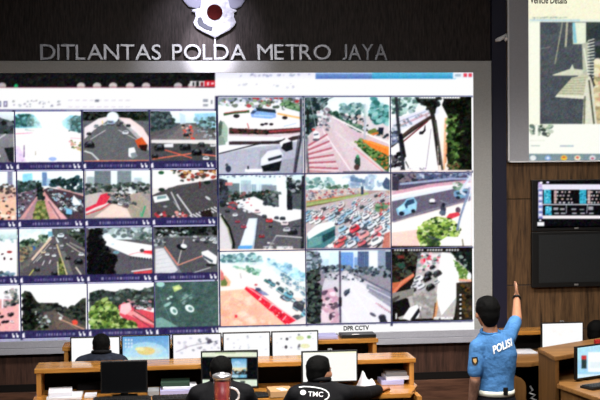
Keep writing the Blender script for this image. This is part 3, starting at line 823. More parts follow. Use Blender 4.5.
p.line([(42, 22), (50, 130), (78, 365)], 14, '2c3038').line([(60, 30), (52, 110)], 6, '3a4844').poly([(55, 200), (70, 190), (90, 300), (78, 310)], '14161a')
p.poly([(250, 150), (290, 90), (285, 365), (235, 365)], 'f4e8e0').line([(272, 120), (265, 360)], 9, 'e8b890').line([(280, 200), (272, 330)], 7, 'd89468')
p.poly([(135, 30), (200, 22), (235, 30), (225, 100), (200, 95), (180, 65)], '161816').scat([(130, 28), (250, 25), (235, 75), (190, 80)], 70, 10, ['0a0c0a', '1c2220', '2c3430', '101410']).line([(205, 70), (222, 160), (245, 340)], 20, '24221f').line([(225, 130), (258, 365)], 10, '4a4844').line([(235, 250), (240, 365)], 4, 'c8c0b8')
p.poly([(270, 22), (395, 22), (395, 368), (290, 368), (278, 300), (285, 120), (255, 60)], '12160f').scat([(280, 110), (330, 90), (360, 140), (340, 365), (285, 365)], 170, 12, ['2c4420', '4c6c34', '1c2c14', '0e160a', '7a9c58', '38502a']).scat([(260, 25), (395, 25), (395, 365), (345, 365), (320, 110)], 190, 13, ['060704', '10130c', '1a1f14', '0b0d08'])
p.scat([(285, 330), (340, 330), (340, 368), (285, 368)], 20, 8, ['503828', '2c1c14', '7a5c40', '384c28']).rect(150, 18, 225, 30, 'eef2f4').rect(262, 18, 340, 30, 'f4f4f4')
for x in range(155, 340, 12):
    if x < 222 or x > 262:
        p.rect(x, 20, x + 4, 28, '303438', .6)
p.rect(85, 350, 185, 362, 'f8f8fa').scat([(90, 352), (182, 352), (182, 360), (90, 360)], 14, 4, ['8a8a94', 'b0b0b8'])
# row 2
p = Pic((217, 175, 305, 252), 215, 172, 4.878)
p.fill('585860').grad(20, 10, 430, 110, 'd4ecf4', 'f4fafc').rect(60, 55, 120, 120, '6a7c84').rect(125, 40, 175, 110, 'b8c8d4').rect(178, 60, 280, 95, 'a4bccc').rect(200, 40, 225, 90, 'dcecf4').rect(300, 20, 345, 130, 'e8f0f4').rect(230, 65, 300, 92, '8a94a0')
for x in range(65, 275, 9):
    p.line([(x, 58), (x, 92)], 2, '7c8c98', .7)
p.scat([(22, 85), (150, 100), (250, 90), (320, 100), (320, 130), (20, 150)], 150, 10, ['2c3a36', '4a5a54', '1a2422', '66766e', '8a5c58'])
p.poly([(22, 30), (60, 40), (65, 120), (22, 160)], '3a3c44').scat([(22, 40), (60, 50), (60, 160), (22, 165)], 40, 12, ['1a1a20', '44485a', '2c3034']).rect(50, 50, 85, 66, 'e88c88', .8)
p.poly([(22, 190), (130, 140), (430, 130), (430, 385), (22, 385)], '5c5a62').poly([(100, 140), (190, 120), (300, 170), (430, 185), (430, 225), (330, 250), (200, 205), (110, 165)], 'f2f2f6').poly([(240, 115), (300, 110), (310, 170), (245, 160)], '5a6468').scat([(235, 110), (300, 105), (300, 165), (240, 160)], 30, 10, ['3c4848', '6c7878', '8a9494', '2a3434'])
p.poly([(350, 25), (375, 25), (378, 185), (352, 185)], '1c2024').scat([(345, 40), (430, 50), (430, 110), (380, 115)], 50, 12, ['14181c', '2c3438', '4a5458', 'a0a8ac']).poly([(380, 110), (430, 100), (430, 185), (382, 180)], '505a60').poly([(310, 110), (350, 110), (350, 180), (312, 175)], 'f0f4f8')
p.line([(430, 20), (425, 385)], 14, '22242c').poly([(22, 200), (45, 215), (85, 320), (80, 385), (22, 385)], 'd8d4d8').line([(30, 210), (70, 270), (92, 350), (90, 385)], 12, '161a16').line([(28, 215), (62, 275), (80, 350)], 4, '8a9870')
p.poly([(165, 225), (205, 225), (180, 385), (112, 385)], 'e4ecf4').poly([(115, 360), (182, 358), (178, 385), (108, 385)], '5ca8e0').line([(205, 225), (185, 385)], 6, 'c0ccd8').line([(210, 230), (192, 385)], 4, '404450')
for x, y, s, c in ((98, 208, 13, 'e8eef2'), (130, 160, 12, 'f0f4f8'), (265, 235, 17, 'c83840'), (228, 312, 14, 'a02c30'), (140, 265, 14, 'b04050'), (110, 240, 12, 'a83c48'), (330, 225, 14, '20242c'), (378, 290, 24, '16181e'), (350, 280, 18, 'c8ccd4'), (240, 215, 13, '30343c'), (300, 222, 12, '3a3e48'), (60, 190, 12, '1c1c24'), (340, 250, 18, 'e8d8dc'), (205, 190, 16, 'f4d8dc'), (100, 175, 9, '26282e'), (75, 150, 9, 'c04848'), (395, 255, 16, '50545c'), (270, 265, 9, '1c1418')):
    p.car(x, y, s, c, 0)
p.scat([(40, 150), (180, 125), (200, 200), (100, 190)], 26, 7, ['f0f0f4', '2c3038', 'b84c54', 'd8dce4']).line([(255, 385), (300, 310), (425, 320)], 6, 'd8d8dc').line([(255, 345), (290, 350)], 8, 'f0f0f0').poly([(230, 385), (300, 312), (425, 322), (415, 385)], '66666c', .6)
p.rect(235, 362, 282, 376, 'e8eaf0', .9).rect(300, 362, 380, 376, 'f0f0f4', .9).scat([(238, 364), (378, 364), (378, 374), (238, 374)], 20, 4, ['60646c', '9a9ea8'], .8).rect(20, 10, 380, 26, 'f0f4fa', .45).scat([(20, 12), (380, 12), (380, 26), (20, 26)], 60, 5, ['40485c', 'f8f8ff', '6a7488'], .8)
p = Pic((305, 173, 391.5, 250), 300, 172, 4.88)
p.fill('b49c98').grad(30, 10, 440, 90, 'f4fcff', 'e4eef2').scat([(32, 30), (150, 30), (180, 70), (32, 80)], 60, 11, ['7ca4a0', '4c7470', 'a8c8c4', 'd4e4e4']).scat([(200, 20), (400, 15), (400, 80), (250, 80)], 70, 12, ['c4d4e4', 'a0b4c8', 'e8f4fa', '8ca4bc']).poly([(245, 20), (320, 40), (320, 55), (245, 45)], '6a88a8').rect(318, 25, 332, 80, 'a4b8cc').rect(345, 20, 362, 75, 'b8c8d8').poly([(400, 60), (420, 25), (440, 40), (440, 90), (410, 80)], '4a5c78')
p.scat([(130, 75), (240, 60), (240, 80), (130, 85)], 30, 8, ['3c5c48', '587860', '6a8a78'])
p.poly([(32, 90), (300, 78), (330, 95), (32, 145)], 'd8c4bc').cars([(35, 92), (240, 82), (320, 92), (230, 110), (35, 135)], 56, 11, .8, ['d8787c', 'f0f0f4', 'e8e8f0', '70788c', 'd8c8c8', 'f4f4f8', 'c85c64', 'e0dce0'])
p.poly([(32, 150), (330, 100), (340, 108), (100, 155), (32, 168)], '88a060').line([(32, 160), (200, 132), (335, 104)], 10, 'a8b878').line([(32, 145), (220, 118)], 5, 'c88c58').line([(32, 170), (210, 138)], 5, '70583c')
p.poly([(32, 175), (340, 108), (410, 90), (440, 110), (440, 375), (32, 375)], 'c4b8bc')
CC = ['f4f6fa', 'e8f0f4', 'a8cce0', 'd86068', 'f8e4e6', 'f0f2f6', '7aa8c8', 'fafafa', 'c4d8e4', '404450', 'e8b4b8', 'dce4ec']
p.cars([(34, 190), (200, 150), (400, 100), (435, 120), (435, 250), (150, 250), (34, 240)], 110, 22, .5, CC, -.5)
p.cars([(170, 260), (300, 225), (440, 240), (380, 370), (150, 370)], 30, 38, .75, CC, -.6)
for x, y, s, c in ((265, 275, 27, 'd83848'), (205, 275, 23, 'a8d0e8'), (310, 305, 29, 'e8a0a4'), (370, 335, 30, 'f0f4f8'), (250, 350, 25, 'e4e8f0'), (275, 225, 22, 'b4d0e4'), (240, 195, 18, 'a0c8dc'), (205, 325, 22, 'd85c66'), (320, 215, 20, 'f4f4f6'), (370, 215, 19, 'f6eced'), (380, 275, 21, 'e8a8ac'), (155, 215, 18, 'b0c8dc'), (200, 165, 16, 'e8d4d4'), (405, 240, 14, 'f4f4f8'), (345, 262, 20, 'e4ecf4'), (300, 345, 22, 'd86a72'), (200, 240, 18, '9cc4dc')):
    p.car(x, y, s, c, -.5)
p.poly([(34, 315), (80, 260), (160, 243), (172, 265), (170, 330), (110, 375), (34, 375)], '4c8088').poly([(34, 300), (85, 255), (160, 240), (172, 262), (100, 295), (40, 330)], 'eef6f6').poly([(110, 310), (170, 280), (172, 310), (112, 345)], '24444c').poly([(45, 325), (105, 312), (105, 350), (40, 372)], '7cb0b0', .7)
p.scat([(375, 160), (425, 150), (420, 190), (370, 190)], 30, 10, ['6c9470', '3c6444', '8cac88', 'c8685c']).poly([(412, 300), (440, 290), (440, 375), (400, 375)], 'c87060', .8).rect(298, 70, 310, 110, '30405c').rect(302, 45, 306, 75, '8090a4').rect(30, 370, 440, 380, '484c68', .7)
p = Pic((390, 170, 474, 250), 387, 168, 4.648)
p.fill('e8dcd8').poly([(22, 20), (390, 20), (390, 60), (22, 105)], '585068').scat([(40, 22), (140, 22), (140, 60), (40, 60)], 40, 11, ['1c1a22', '30303c', '6a6a7c', '8a7c84']).scat([(140, 20), (390, 20), (390, 50), (140, 50)], 80, 10, ['6a7898', '8a98b8', '4c587c', 'c8d0e0', '34405c']).rect(26, 40, 54, 105, '3c3848')
p.line([(22, 118), (200, 82), (390, 62)], 16, 'd4a8b8').line([(22, 130), (220, 92), (390, 72)], 9, 'f4eef4').line([(60, 75), (300, 50), (390, 50)], 10, 'a4b0d0')
p.poly([(22, 140), (220, 100), (390, 80), (390, 92), (220, 120), (22, 160)], 'e0e6f0').poly([(22, 155), (240, 112), (320, 95), (390, 95), (390, 150), (160, 215), (22, 252)], '6a6478').line([(30, 250), (200, 195), (380, 150)], 8, '8a8494')
p.poly([(42, 190), (75, 165), (90, 145), (125, 135), (140, 160), (135, 200), (70, 225), (50, 218)], '94c8e4').poly([(80, 172), (95, 150), (125, 143), (130, 168), (85, 190)], '2c4c68').poly([(95, 175), (135, 160), (136, 195), (100, 205)], 'a8d8ec').blob(68, 212, 13, 10, '1c2230').blob(122, 200, 10, 9, '1c2230').poly([(50, 185), (80, 168), (88, 190), (55, 205)], 'c0e8f4')
p.blob(210, 152, 14, 10, 'f0f0f4').blob(212, 164, 18, 5, '2c2c38').poly([(310, 110), (345, 95), (390, 100), (390, 140), (330, 140), (310, 130)], '7ca8c8').poly([(320, 112), (385, 105), (385, 120), (325, 124)], '304860').blob(330, 138, 10, 8, '20283c').blob(378, 135, 10, 8, '20283c').scat([(310, 70), (350, 60), (350, 100), (310, 100)], 20, 8, ['4c6c5c', '88a890', 'c8d8d0'])
p.poly([(22, 260), (180, 215), (390, 155), (390, 368), (22, 368)], 'fcf4ee').poly([(22, 300), (140, 285), (150, 368), (22, 368)], 'f0c8c0', .8).poly([(22, 258), (140, 232), (150, 260), (22, 300)], 'fffaf4')
p.poly([(248, 180), (262, 165), (275, 190), (270, 220), (252, 222)], '3c4050').blob(262, 172, 8, 10, '202430').blob(258, 208, 16, 12, '5a6478').line([(245, 150), (285, 165)], 4, '8a94a4').blob(330, 195, 12, 14, '584c60').poly([(275, 230), (290, 212), (330, 205), (345, 218), (300, 236)], 'd84450').line([(280, 232), (300, 240)], 6, '802430')
p.poly([(140, 290), (170, 250), (230, 225), (290, 235), (320, 265), (345, 280), (330, 318), (270, 335), (240, 365), (160, 368), (140, 325)], '8ca848').scat([(142, 290), (170, 252), (230, 228), (290, 236), (340, 275), (325, 316), (270, 330), (235, 365), (165, 365)], 230, 10, ['a8c860', 'c8dc8c', '58783c', '3c5428', '7c9c40', 'e4ecb8', '24381c'])
p.poly([(180, 325), (230, 335), (245, 365), (190, 368)], '30442c', .8).poly([(245, 340), (280, 318), (330, 322), (345, 368), (260, 368)], 'f8f8f8').poly([(180, 310), (250, 330), (240, 340), (190, 325)], '283440', .8)
p.line([(388, 40), (340, 110), (365, 125)], 12, 'd4dce8').line([(385, 90), (340, 230), (325, 290)], 10, '8494b4').line([(392, 95), (350, 235), (335, 290)], 5, 'e0e8f4').line([(350, 330), (355, 365)], 6, '707060').rect(384, 20, 392, 368, 'dcdce8', .6)
# row 3
p = Pic((219, 249, 308, 328), 215, 246, 4.763)
p.fill('f0dcd4').grad(24, 28, 432, 150, 'e4f4f8', 'f8fcfc').scat([(24, 50), (190, 40), (240, 70), (200, 85), (24, 75)], 110, 12, ['6a9498', '8cb4b8', '48747c', 'a8d0d4', 'c4e0e4']).scat([(240, 55), (350, 90), (436, 140), (436, 190), (330, 150), (250, 100)], 130, 13, ['7cb0c8', '9ccce0', '5c90aa', 'b8e0ee', 'd8f0f6', 'e8f6fa'], .7)
p.poly([(24, 80), (240, 75), (436, 190), (436, 250), (330, 240), (150, 115), (24, 95)], 'e8f0f2', .8).scat([(70, 90), (160, 95), (230, 120), (200, 145), (150, 125)], 50, 9, ['70a08c', '94c0ac', '4c8070', 'b8d8c8'])
p.poly([(24, 95), (140, 115), (330, 235), (436, 330), (436, 385), (24, 385)], 'f6ece8').poly([(150, 130), (240, 150), (436, 300), (436, 340)], 'fbf8f8')
p.cars([(235, 150), (290, 170), (436, 260), (436, 340), (380, 300), (240, 175)], 22, 24, .45, ['48a4b4', '7cc4d0', '40505c', '2c3440', '8cb0c0', 'c0dce4'], .6)
p.cars([(290, 110), (436, 200), (436, 250), (330, 170)], 20, 12, .8, ['8cbcd0', 'd4ecf4', '6c9cb4', 'a8d0e0'], .5)
for x, y, s, c in ((400, 282, 28, '40404c'), (400, 352, 36, '4a4c58'), (350, 232, 22, '6ab4c8'), (315, 205, 16, '3c5c6c'), (275, 180, 14, '5c98a8'), (245, 165, 12, '3c8078')):
    p.car(x, y, s, c, .5)
p.poly([(24, 215), (140, 205), (350, 375), (345, 388), (24, 388)], 'f0c8b0').poly([(24, 250), (120, 290), (300, 385), (24, 388)], 'e8b498', .8).scat([(30, 230), (140, 220), (300, 370), (30, 380)], 80, 20, ['f4d4c4', 'e4b098', 'f8e4d8', 'ecc0a8'], .35)
p.poly([(26, 150), (50, 140), (75, 170), (70, 190), (30, 195)], 'f4b898').poly([(26, 160), (45, 150), (60, 175), (55, 190), (28, 190)], '6c7c48').poly([(26, 110), (40, 130), (45, 160), (26, 165)], 'd87878')
p.poly([(140, 205), (150, 192), (185, 205), (400, 365), (385, 385), (345, 382)], 'e02840').line([(150, 192), (400, 362)], 6, 'f8b0b8').scat([(145, 200), (185, 208), (395, 368), (350, 380)], 30, 5, ['b01c30', 'f04c60', 'fce4e8'])
for x, y in ((215, 245), (265, 285), (330, 340)):
    p.line([(x - 8, y + 14), (x + 10, y - 8)], 5, 'f4c8cc')
p.poly([(190, 195), (215, 205), (260, 235), (230, 235), (205, 222)], '7c88a8').blob(205, 208, 14, 9, '404c6c').blob(235, 225, 18, 7, '8c98b8', 1, .5).blob(195, 185, 8, 5, 'c05868').rect(94, 328, 106, 342, 'e04050').line([(120, 130), (125, 155)], 4, 'a0a8b0').poly([(320, 388), (436, 330), (436, 388)], 'e4dcdc')
p.scat([(95, 320), (280, 310), (280, 370), (100, 375)], 20, 12, ['f8e4dc', 'e8c4b0'], .5)
p = Pic((306, 248, 392.5, 325), 302, 246, 4.489)
p.fill('9a94a4').grad(22, 20, 400, 110, 'e4f4fc', 'd8e4f0')
for x0, x1, y0, c in ((30, 70, 25, '8c9cac'), (70, 120, 60, 'c8dcec'), (125, 160, 30, 'd4e8f8'), (165, 230, 28, '6c9cd8'), (235, 250, 50, '8cacd4'), (250, 300, 25, '4c5c84'), (300, 340, 30, 'e8ecf4'), (340, 375, 20, '94a4bc'), (375, 402, 25, '3c4458')):
    p.rect(x0, y0, x1, 110, c)
for x in range(168, 300, 8):
    p.line([(x, 32), (x, 95)], 2.5, '90b4e0', .5)
p.scat([(60, 90), (240, 85), (402, 100), (402, 150), (240, 120), (90, 120)], 110, 10, ['303a44', '4c5864', '1c242c', '6c7884', '8c98a4'])
p.poly([(90, 190), (110, 125), (200, 110), (402, 220), (402, 345), (90, 345)], 'd4d0da').poly([(170, 130), (215, 125), (402, 270), (402, 345), (180, 345)], 'e4e2ea')
p.cars([(100, 115), (250, 110), (280, 150), (190, 160), (110, 150)], 40, 8, .8, ['e8ecf4', '404854', '1c2028', 'd4d8e4', '8c94a4'])
p.poly([(85, 200), (150, 185), (168, 345), (85, 345)], 'd4b0c0').scat([(90, 200), (160, 190), (168, 340), (85, 340)], 40, 11, ['f0e4ec', 'c8a0b4', 'e8d0dc', '5c4c5c'])
p.line([(200, 140), (402, 260)], 4, 'eceaf2').line([(215, 180), (330, 345)], 5, 'f0eef6').line([(180, 280), (215, 345)], 6, 'eeeef4').line([(300, 200), (402, 270)], 14, 'a0a0b0').line([(240, 130), (402, 210)], 7, '6c7080').poly([(290, 170), (402, 215), (402, 260), (300, 195)], '9494a8').line([(300, 185), (402, 235)], 4, 'e0e0ec')
for i in range(8):
    p.rect(342 + i * 7.5, 258 + i * 5, 345 + i * 7.5, 268 + i * 5, '303444')
p.line([(260, 210), (402, 300)], 3, 'f4f0f4').line([(330, 255), (402, 300)], 5, 'd8a8b8')
p.poly([(186, 212), (192, 200), (215, 190), (214, 210), (195, 228)], '4c5868').line([(190, 222), (212, 205)], 4, '20242c').blob(152, 195, 7, 14, '3c3c48', 1, -.5).blob(130, 262, 11, 5, '403844').blob(318, 308, 16, 7, '5c5c6c', 1, .5).blob(360, 320, 18, 14, '686878').poly([(345, 315), (370, 310), (385, 345), (350, 345)], '2c2c38').blob(295, 185, 6, 10, '8c94a0').scat([(215, 140), (290, 150), (280, 165), (215, 155)], 8, 6, ['e8e8f0', '303848'])
p.poly([(22, 20), (80, 30), (85, 90), (60, 150), (90, 190), (82, 345), (22, 345)], '3c4448').scat([(24, 60), (75, 80), (80, 150), (85, 345), (24, 345)], 180, 11, ['14181a', '283030', '0c1010', '4c5854', '384440', '5c6c60']).scat([(24, 25), (80, 30), (80, 90), (24, 110)], 40, 11, ['8c9cac', '5c6c7c', 'b8c8d4', '40505c']).poly([(85, 300), (125, 300), (130, 345), (85, 345)], 'e4d4dc').blob(128, 318, 7, 16, '4c3c48')
p.line([(170, 22), (172, 345)], 8, '50485c').rect(165, 230, 178, 270, '201c28')
p = Pic((391, 246, 473.5, 322), 387, 246, 4.761)
p.fill('1a1614').scat([(24, 28), (150, 28), (140, 140), (24, 190)], 180, 12, ['0c0a0a', '1c1814', '2c3424', '3c2420', '141814', '485040']).blob(70, 95, 16, 14, '2c4c44').rect(50, 45, 82, 60, '8c3030', .7)
p.poly([(150, 30), (320, 30), (400, 90), (400, 180), (340, 190), (320, 340), (60, 350), (24, 320), (130, 180)], 'bcb8b8').poly([(160, 40), (300, 35), (330, 90), (240, 120), (150, 110)], 'e4dce0').scat([(150, 35), (250, 35), (240, 120), (150, 125)], 50, 9, ['f4f0f4', 'e8c0c8', 'b8a8b0', '8c9ca0', 'd04858', '404048', '88b898'])
p.poly([(260, 30), (320, 40), (345, 160), (340, 230), (260, 330), (235, 250)], 'ffffff').poly([(240, 120), (280, 60), (320, 90), (335, 220), (250, 300)], 'fdfdfd').blob(170, 72, 12, 14, 'e890a0').blob(178, 68, 5, 10, 'e02c48')
p.poly([(120, 250), (210, 190), (240, 230), (225, 340), (150, 345)], 'a09c9a').scat([(130, 230), (230, 200), (225, 330), (140, 330)], 40, 12, ['b8b4b0', '94908c', 'c8c8c4', '848078'], .6)
p.poly([(310, 60), (380, 110), (402, 160), (350, 160), (335, 100)], '84a85c').scat([(320, 70), (378, 112), (400, 158), (350, 158)], 50, 9, ['9cbc74', '64883c', 'b8cc94', '486c30']).poly([(300, 28), (404, 28), (404, 130), (370, 100), (330, 60)], '1c2420').scat([(310, 30), (402, 30), (402, 120), (370, 100)], 60, 10, ['0a0e0c', '283430', '14201c', '98a8a0']).blob(392, 145, 11, 20, 'e8ecee').poly([(340, 155), (404, 160), (404, 170), (340, 165)], 'e8b090').poly([(330, 175), (404, 170), (404, 352), (330, 352)], '2c2620').scat([(360, 185), (402, 180), (402, 345), (355, 345)], 60, 11, ['14120e', '3c3424', '241e18', '504430', '60401c'])
p.poly([(24, 235), (24, 175), (60, 170), (125, 130), (130, 145), (60, 200), (35, 230)], 'c8684c').line([(30, 225), (70, 175), (128, 135)], 12, 'e08868').poly([(24, 235), (90, 180), (130, 165), (120, 200), (70, 215), (24, 250)], '181412')
for x, y, s, c in ((148, 155, 24, 'f0f0f4'), (140, 175, 22, 'e8e8ee'), (195, 135, 20, '1a1818'), (238, 130, 22, '2c2828'), (130, 190, 20, 'dcdce2'), (190, 155, 20, '0e0e0e'), (205, 195, 22, '181614'), (235, 170, 14, 'c8c8cc'), (160, 190, 20, 'e4e4ea'), (120, 210, 18, '201e20'), (215, 100, 14, '1c1a1c')):
    p.car(x, y, s, c, -.5)
p.poly([(24, 270), (60, 240), (100, 250), (110, 290), (80, 330), (24, 350)], '121012').poly([(75, 345), (105, 295), (140, 280), (165, 290), (150, 340), (110, 356)], 'f4f4f8').poly([(110, 352), (150, 295), (158, 310), (130, 354)], '1c1c20').line([(150, 280), (165, 350)], 3, '6a6460').poly([(24, 225), (130, 200), (125, 235), (24, 270)], '8c8884').poly([(24, 250), (60, 235), (60, 245), (24, 275)], '4a4644')
p.poly([(215, 345), (235, 270), (240, 250), (243, 300), (230, 350)], 'd8a070').line([(230, 270), (222, 345)], 5, '5c3420').rect(344, 225, 356, 350, '0c0c0a')
for yy in range(228, 350, 22):
    p.rect(345, yy, 355, yy + 9, 'f4f4f4')
for x in (40, 42):
    p.rect(x, 320, x + 6, 348, 'f0f0f0')
p.rect(24, 12, 350, 26, '1c1818')
for x in range(34, 345, 13):
    if (x // 13) % 7 != 6:
        p.rect(x, 14, x + 9, 24, 'eceef0', .85)
p.rect(222, 338, 250, 350, 'f8f8f8').rect(255, 338, 315, 350, 'f4f4f4').scat([(225, 340), (312, 340), (312, 349), (225, 349)], 10, 3, ['8a8a90'])

# caption strips under the left cameras
LEFTX = [-1.8900, -1.2913, -0.6971, -0.0930, 0.5060]
LEFTZ = [0.4774, -0.0576, -0.5751, -1.0815, -1.5788]
RIGHTX = [0.5147, 1.3084, 2.1128, 2.8904]
RIGHTZ = [0.591, -0.1185, -0.8218, -1.5139]
VW = 11.0
LSH = [-.013, -.0045, .0035, .012]      # the left window leans a little on its wall
for r in range(4):
    zb = LEFTZ[r + 1] + 0.003
    zt = zb + 0.06
    for c in range(4):
        x0, x1 = LEFTX[c] + .004 + LSH[r], LEFTX[c + 1] - .004 + LSH[r]
        u, v = px_of([(x0, VW, zt + H), (x1, VW, zt + H), (x0, VW, zb + H), (x1, VW, zb + H)])
        q = Pic((u.min() - 1, v.min() - 1, u.max() + 1, v.max() + 1))
        q.poly([(u[0] - 2, v[0] - 1), (u[1] + 2, v[1] - 1), (u[3] + 2, v[3] + 1), (u[2] - 2, v[2] + 1)], '2f2b57')
        mid = (v[0] + v[2]) / 2
        w = u[1] - u[0]
        sl = (v[1] - v[0]) / w
        x = u[0] + w * .22
        while x < u[0] + w * .80:
            g = RNG.uniform(1.0, 2.6)
            q.rect(x, mid + sl * (x - u[0]) - 1.3, x + g, mid + sl * (x - u[0]) + 1.3, ['a8a0cc', '8c84b8', 'd0c8e4', '6c64a0'][RNG.integers(4)], .6)
            x += g + RNG.uniform(.4, 1.3)
        for dx in (w - 9.0, w - 5.0):
            q.poly([(u[0] + dx, mid - 2.4 + sl * dx), (u[0] + dx + 1.4, mid - 2.2 + sl * dx), (u[0] + dx + 1.5, mid - .4 + sl * dx), (u[0] + dx + 3.0, mid - .2 + sl * dx), (u[0] + dx + 2.8, mid + 2.4 + sl * dx), (u[0] + dx + .8, mid + 2.0 + sl * dx)], 'f4f4fa')
        q.poly([(u[0] + .4, mid - 1.2), (u[0] + 2.6, mid - 2.8), (u[0] + 3.2, mid + 2.4), (u[0] + .6, mid + 2.4)], 'f4f0fa')

CVF = CV[:int((345 + OY) * S)].copy()          # the wall's camera pictures

# --- desk monitors
p = Pic((68, 334, 124, 374)); p.fill('f8f9f8')
p = Pic((120, 332, 172, 372)); p.grad(120, 334, 172, 368, '5c9ad0', 'd0ecfa')
p.blob(146, 354, 22, 12, 'b8e4f4', .7).blob(150, 351, 13, 6, 'e8ecd0', .8, 0, True).blob(146, 351, 9, 4, 'e8d080', .9).blob(140, 349, 5, 2, 'f0e8b0')
for i in range(3):
    for j in range(3):
        p.rect(125 + i * 3, 339 + j * 3.4, 126.6 + i * 3, 341 + j * 3.4, 'eaf2fa', .9)
p.rect(122, 357, 170, 360, 'd8ecd8', .6)
p = Pic((169, 330, 224, 370)); p.fill('f6f4fa'); p.scat([(175, 338), (220, 338), (220, 350), (175, 354)], 26, 1.6, ['b4b0bc', 'd4d0dc', '8c8c98', 'c8c8d8'], .7); p.line([(176, 352), (190, 346), (205, 343), (218, 341)], .8, 'b0acb8').scat([(207, 339), (218, 339), (218, 344), (207, 344)], 10, 1.6, ['7c7c88', '50505c'])
p = Pic((220, 328, 273, 368)); p.fill('f8f8fb'); p.scat([(226, 336), (266, 336), (266, 350), (226, 350)], 14, 1.1, ['c8c8d4', 'd8dce4', 'a8a8b4'], .8)
p = Pic((269, 326, 321, 366)); p.fill('fafafc'); p.scat([(276, 334), (314, 333), (314, 350), (276, 350)], 12, 1.4, ['b0b0b8', '606068', 'd0d0d8'], .8).blob(300, 338, 4, 2.2, 'd8e4a0', .9).blob(305, 346, 5, 2.4, 'e4e4a8', .8).blob(309, 337, 2, 1.6, '88a870').blob(287, 339, 1.4, 1.4, '404048').blob(286, 347, 1.4, 1.8, '404048')
CVR = CV[:int((385 + OY) * S)].copy()          # the rear row of monitors
p = Pic((198, 346, 260, 394), 190, 345, 7.27); p.fill('0c0e10').rect(60, 50, 510, 88, 'e4ecd4').rect(180, 50, 330, 62, 'c0cca8').rect(60, 250, 510, 300, 'dce8d4').rect(365, 262, 400, 280, '404a48')
p.rect(300, 98, 412, 238, '7cc0dc').grad(300, 98, 412, 170, '5c9ccc', 'c8e4ec').rect(300, 165, 412, 195, 'e4dcb4').rect(300, 190, 412, 215, '1c1c1c').scat([(300, 180), (410, 180), (410, 236), (300, 236)], 20, 9, ['2c2418', '4c7ca0', 'a4c8dc', '181614']).rect(300, 218, 350, 236, 'b8d4e4').blob(345, 130, 25, 12, 'a8d4ec')
p = Pic((299, 346, 361, 388)); p.fill('fcfdf2'); p.rect(299, 350, 361, 352.4, 'f0f4c8')
p = Pic((539, 318, 588, 360)); p.fill('fbfafa'); p.scat([(552, 328), (574, 328), (574, 336), (552, 336)], 10, 2, ['f8f0ea', 'f6f0ec'], .4)
CVM = CV[:int((390 + OY) * S)].copy()          # the monitor by the panelled wall
p = Pic((572, 340, 640, 390)); p.fill('9cd0ec').grad(572, 344, 640, 384, 'b8e4f4', '98ccec').rect(588, 352, 640, 372, 'f6fafc').rect(581.5, 355.5, 586.5, 359.5, 'c83c3c').rect(581.5, 359.5, 586.5, 368.5, '2c3c3c').rect(590, 362, 640, 368, 'e4f0f4').rect(576, 374, 640, 378, 'd4ecf8')

# --- projector picture and the data table television
p = Pic((526, -30, 680, 165), 520, 0, 5); p.fill('f4f6e4').rect(40, -150, 900, 100, 'f2f0d4').line([(60, 88), (240, 88)], 3, 'a8b4a0', .8).scat([(60, 84), (240, 84), (240, 92), (60, 92)], 30, 4, ['98a89c', 'c0ccb4', '7c9ca8'], .7).rect(45, 96, 900, 112, 'e4ecdc').line([(50, 100), (300, 102)], 8, 'b8d4dc')
p.rect(102, 112, 900, 1000, '4a5056')
p = Pic((540, 22, 680, 124), 520, 0, 5)
p.fill('4c5258').scat([(102, 112), (330, 112), (330, 620), (102, 620)], 200, 26, ['484e54', '52585e', '444a50', '565c62'], .35)
p.line([(212, 112), (175, 320)], 5, 'a8a890').line([(236, 112), (228, 235)], 10, 'b0b098').line([(100, 244), (150, 234)], 3, '9aa094', .8)
p.poly([(262, 112), (420, 112), (330, 220), (265, 220)], 'e4ecd4').poly([(262, 112), (275, 112), (285, 215), (268, 215)], '88c4d4').poly([(330, 112), (420, 100), (420, 200), (330, 215)], '3a4440').poly([(345, 150), (420, 112), (420, 200), (345, 195)], '30383c')
p.poly([(160, 375), (250, 345), (262, 320), (270, 345), (330, 350), (330, 378), (170, 378)], 'd4d8c0').line([(290, 380), (345, 365)], 8, 'c4c8b4').poly([(310, 220), (345, 205), (350, 360), (340, 420), (315, 380)], 'b8bca8').line([(320, 240), (345, 400)], 8, 'e0e4d0')
for i in range(14):
    p.line([(338, 205 + i * 15), (372, 195 + i * 16)], 5, 'e8ecdc').line([(338, 212 + i * 15), (372, 203 + i * 16)], 4, '30383a')
p.poly([(375, 230), (500, 220), (500, 300), (380, 300)], '2c3434').poly([(370, 300), (900, 280), (900, 620), (370, 620)], 'd8cc9c').scat([(375, 300), (440, 300), (440, 620), (380, 620)], 90, 18, ['c8b88c', 'e4dcb4', 'b0a070', 'd4a890', 'ece8cc', '98906c'], .8)
p.poly([(182, 475), (260, 388), (345, 372), (322, 478)], 'c8c8ac').poly([(182, 475), (322, 478), (318, 495), (175, 485)], 'e4e4d0')
for i in range(7):
    p.line([(190 + i * 11, 466 - i * 12), (318 + i * 3, 470 - i * 14)], 3, '98987c')
p.poly([(330, 400), (360, 375), (378, 560), (385, 620), (312, 620), (320, 480)], 'dcdcc8').line([(345, 400), (370, 620)], 9, '545848').line([(325, 480), (320, 620)], 8, '70745c').line([(352, 372), (372, 430)], 10, '3c403c')
p = Pic((526, 123, 680, 165), 500, 75, 4); p.rect(112, 196, 900, 320, 'f6f8ee').rect(112, 0, 160, 198, 'f4f4e0').scat([(118, 202), (206, 202), (206, 242), (118, 242)], 50, 9, ['5c6c60', 'b8c4b0', '303c38', 'e4e8d8', '88a088'], .9).rect(140, 200, 152, 244, 'f4f6ec').line([(118, 262), (180, 262)], 2, 'd8dcc8').line([(122, 283), (160, 283)], 4, 'b8c4bc').line([(240, 284), (295, 284)], 6, 'b0bcc8')
p.rect(112, 315, 900, 346, '7c9298')
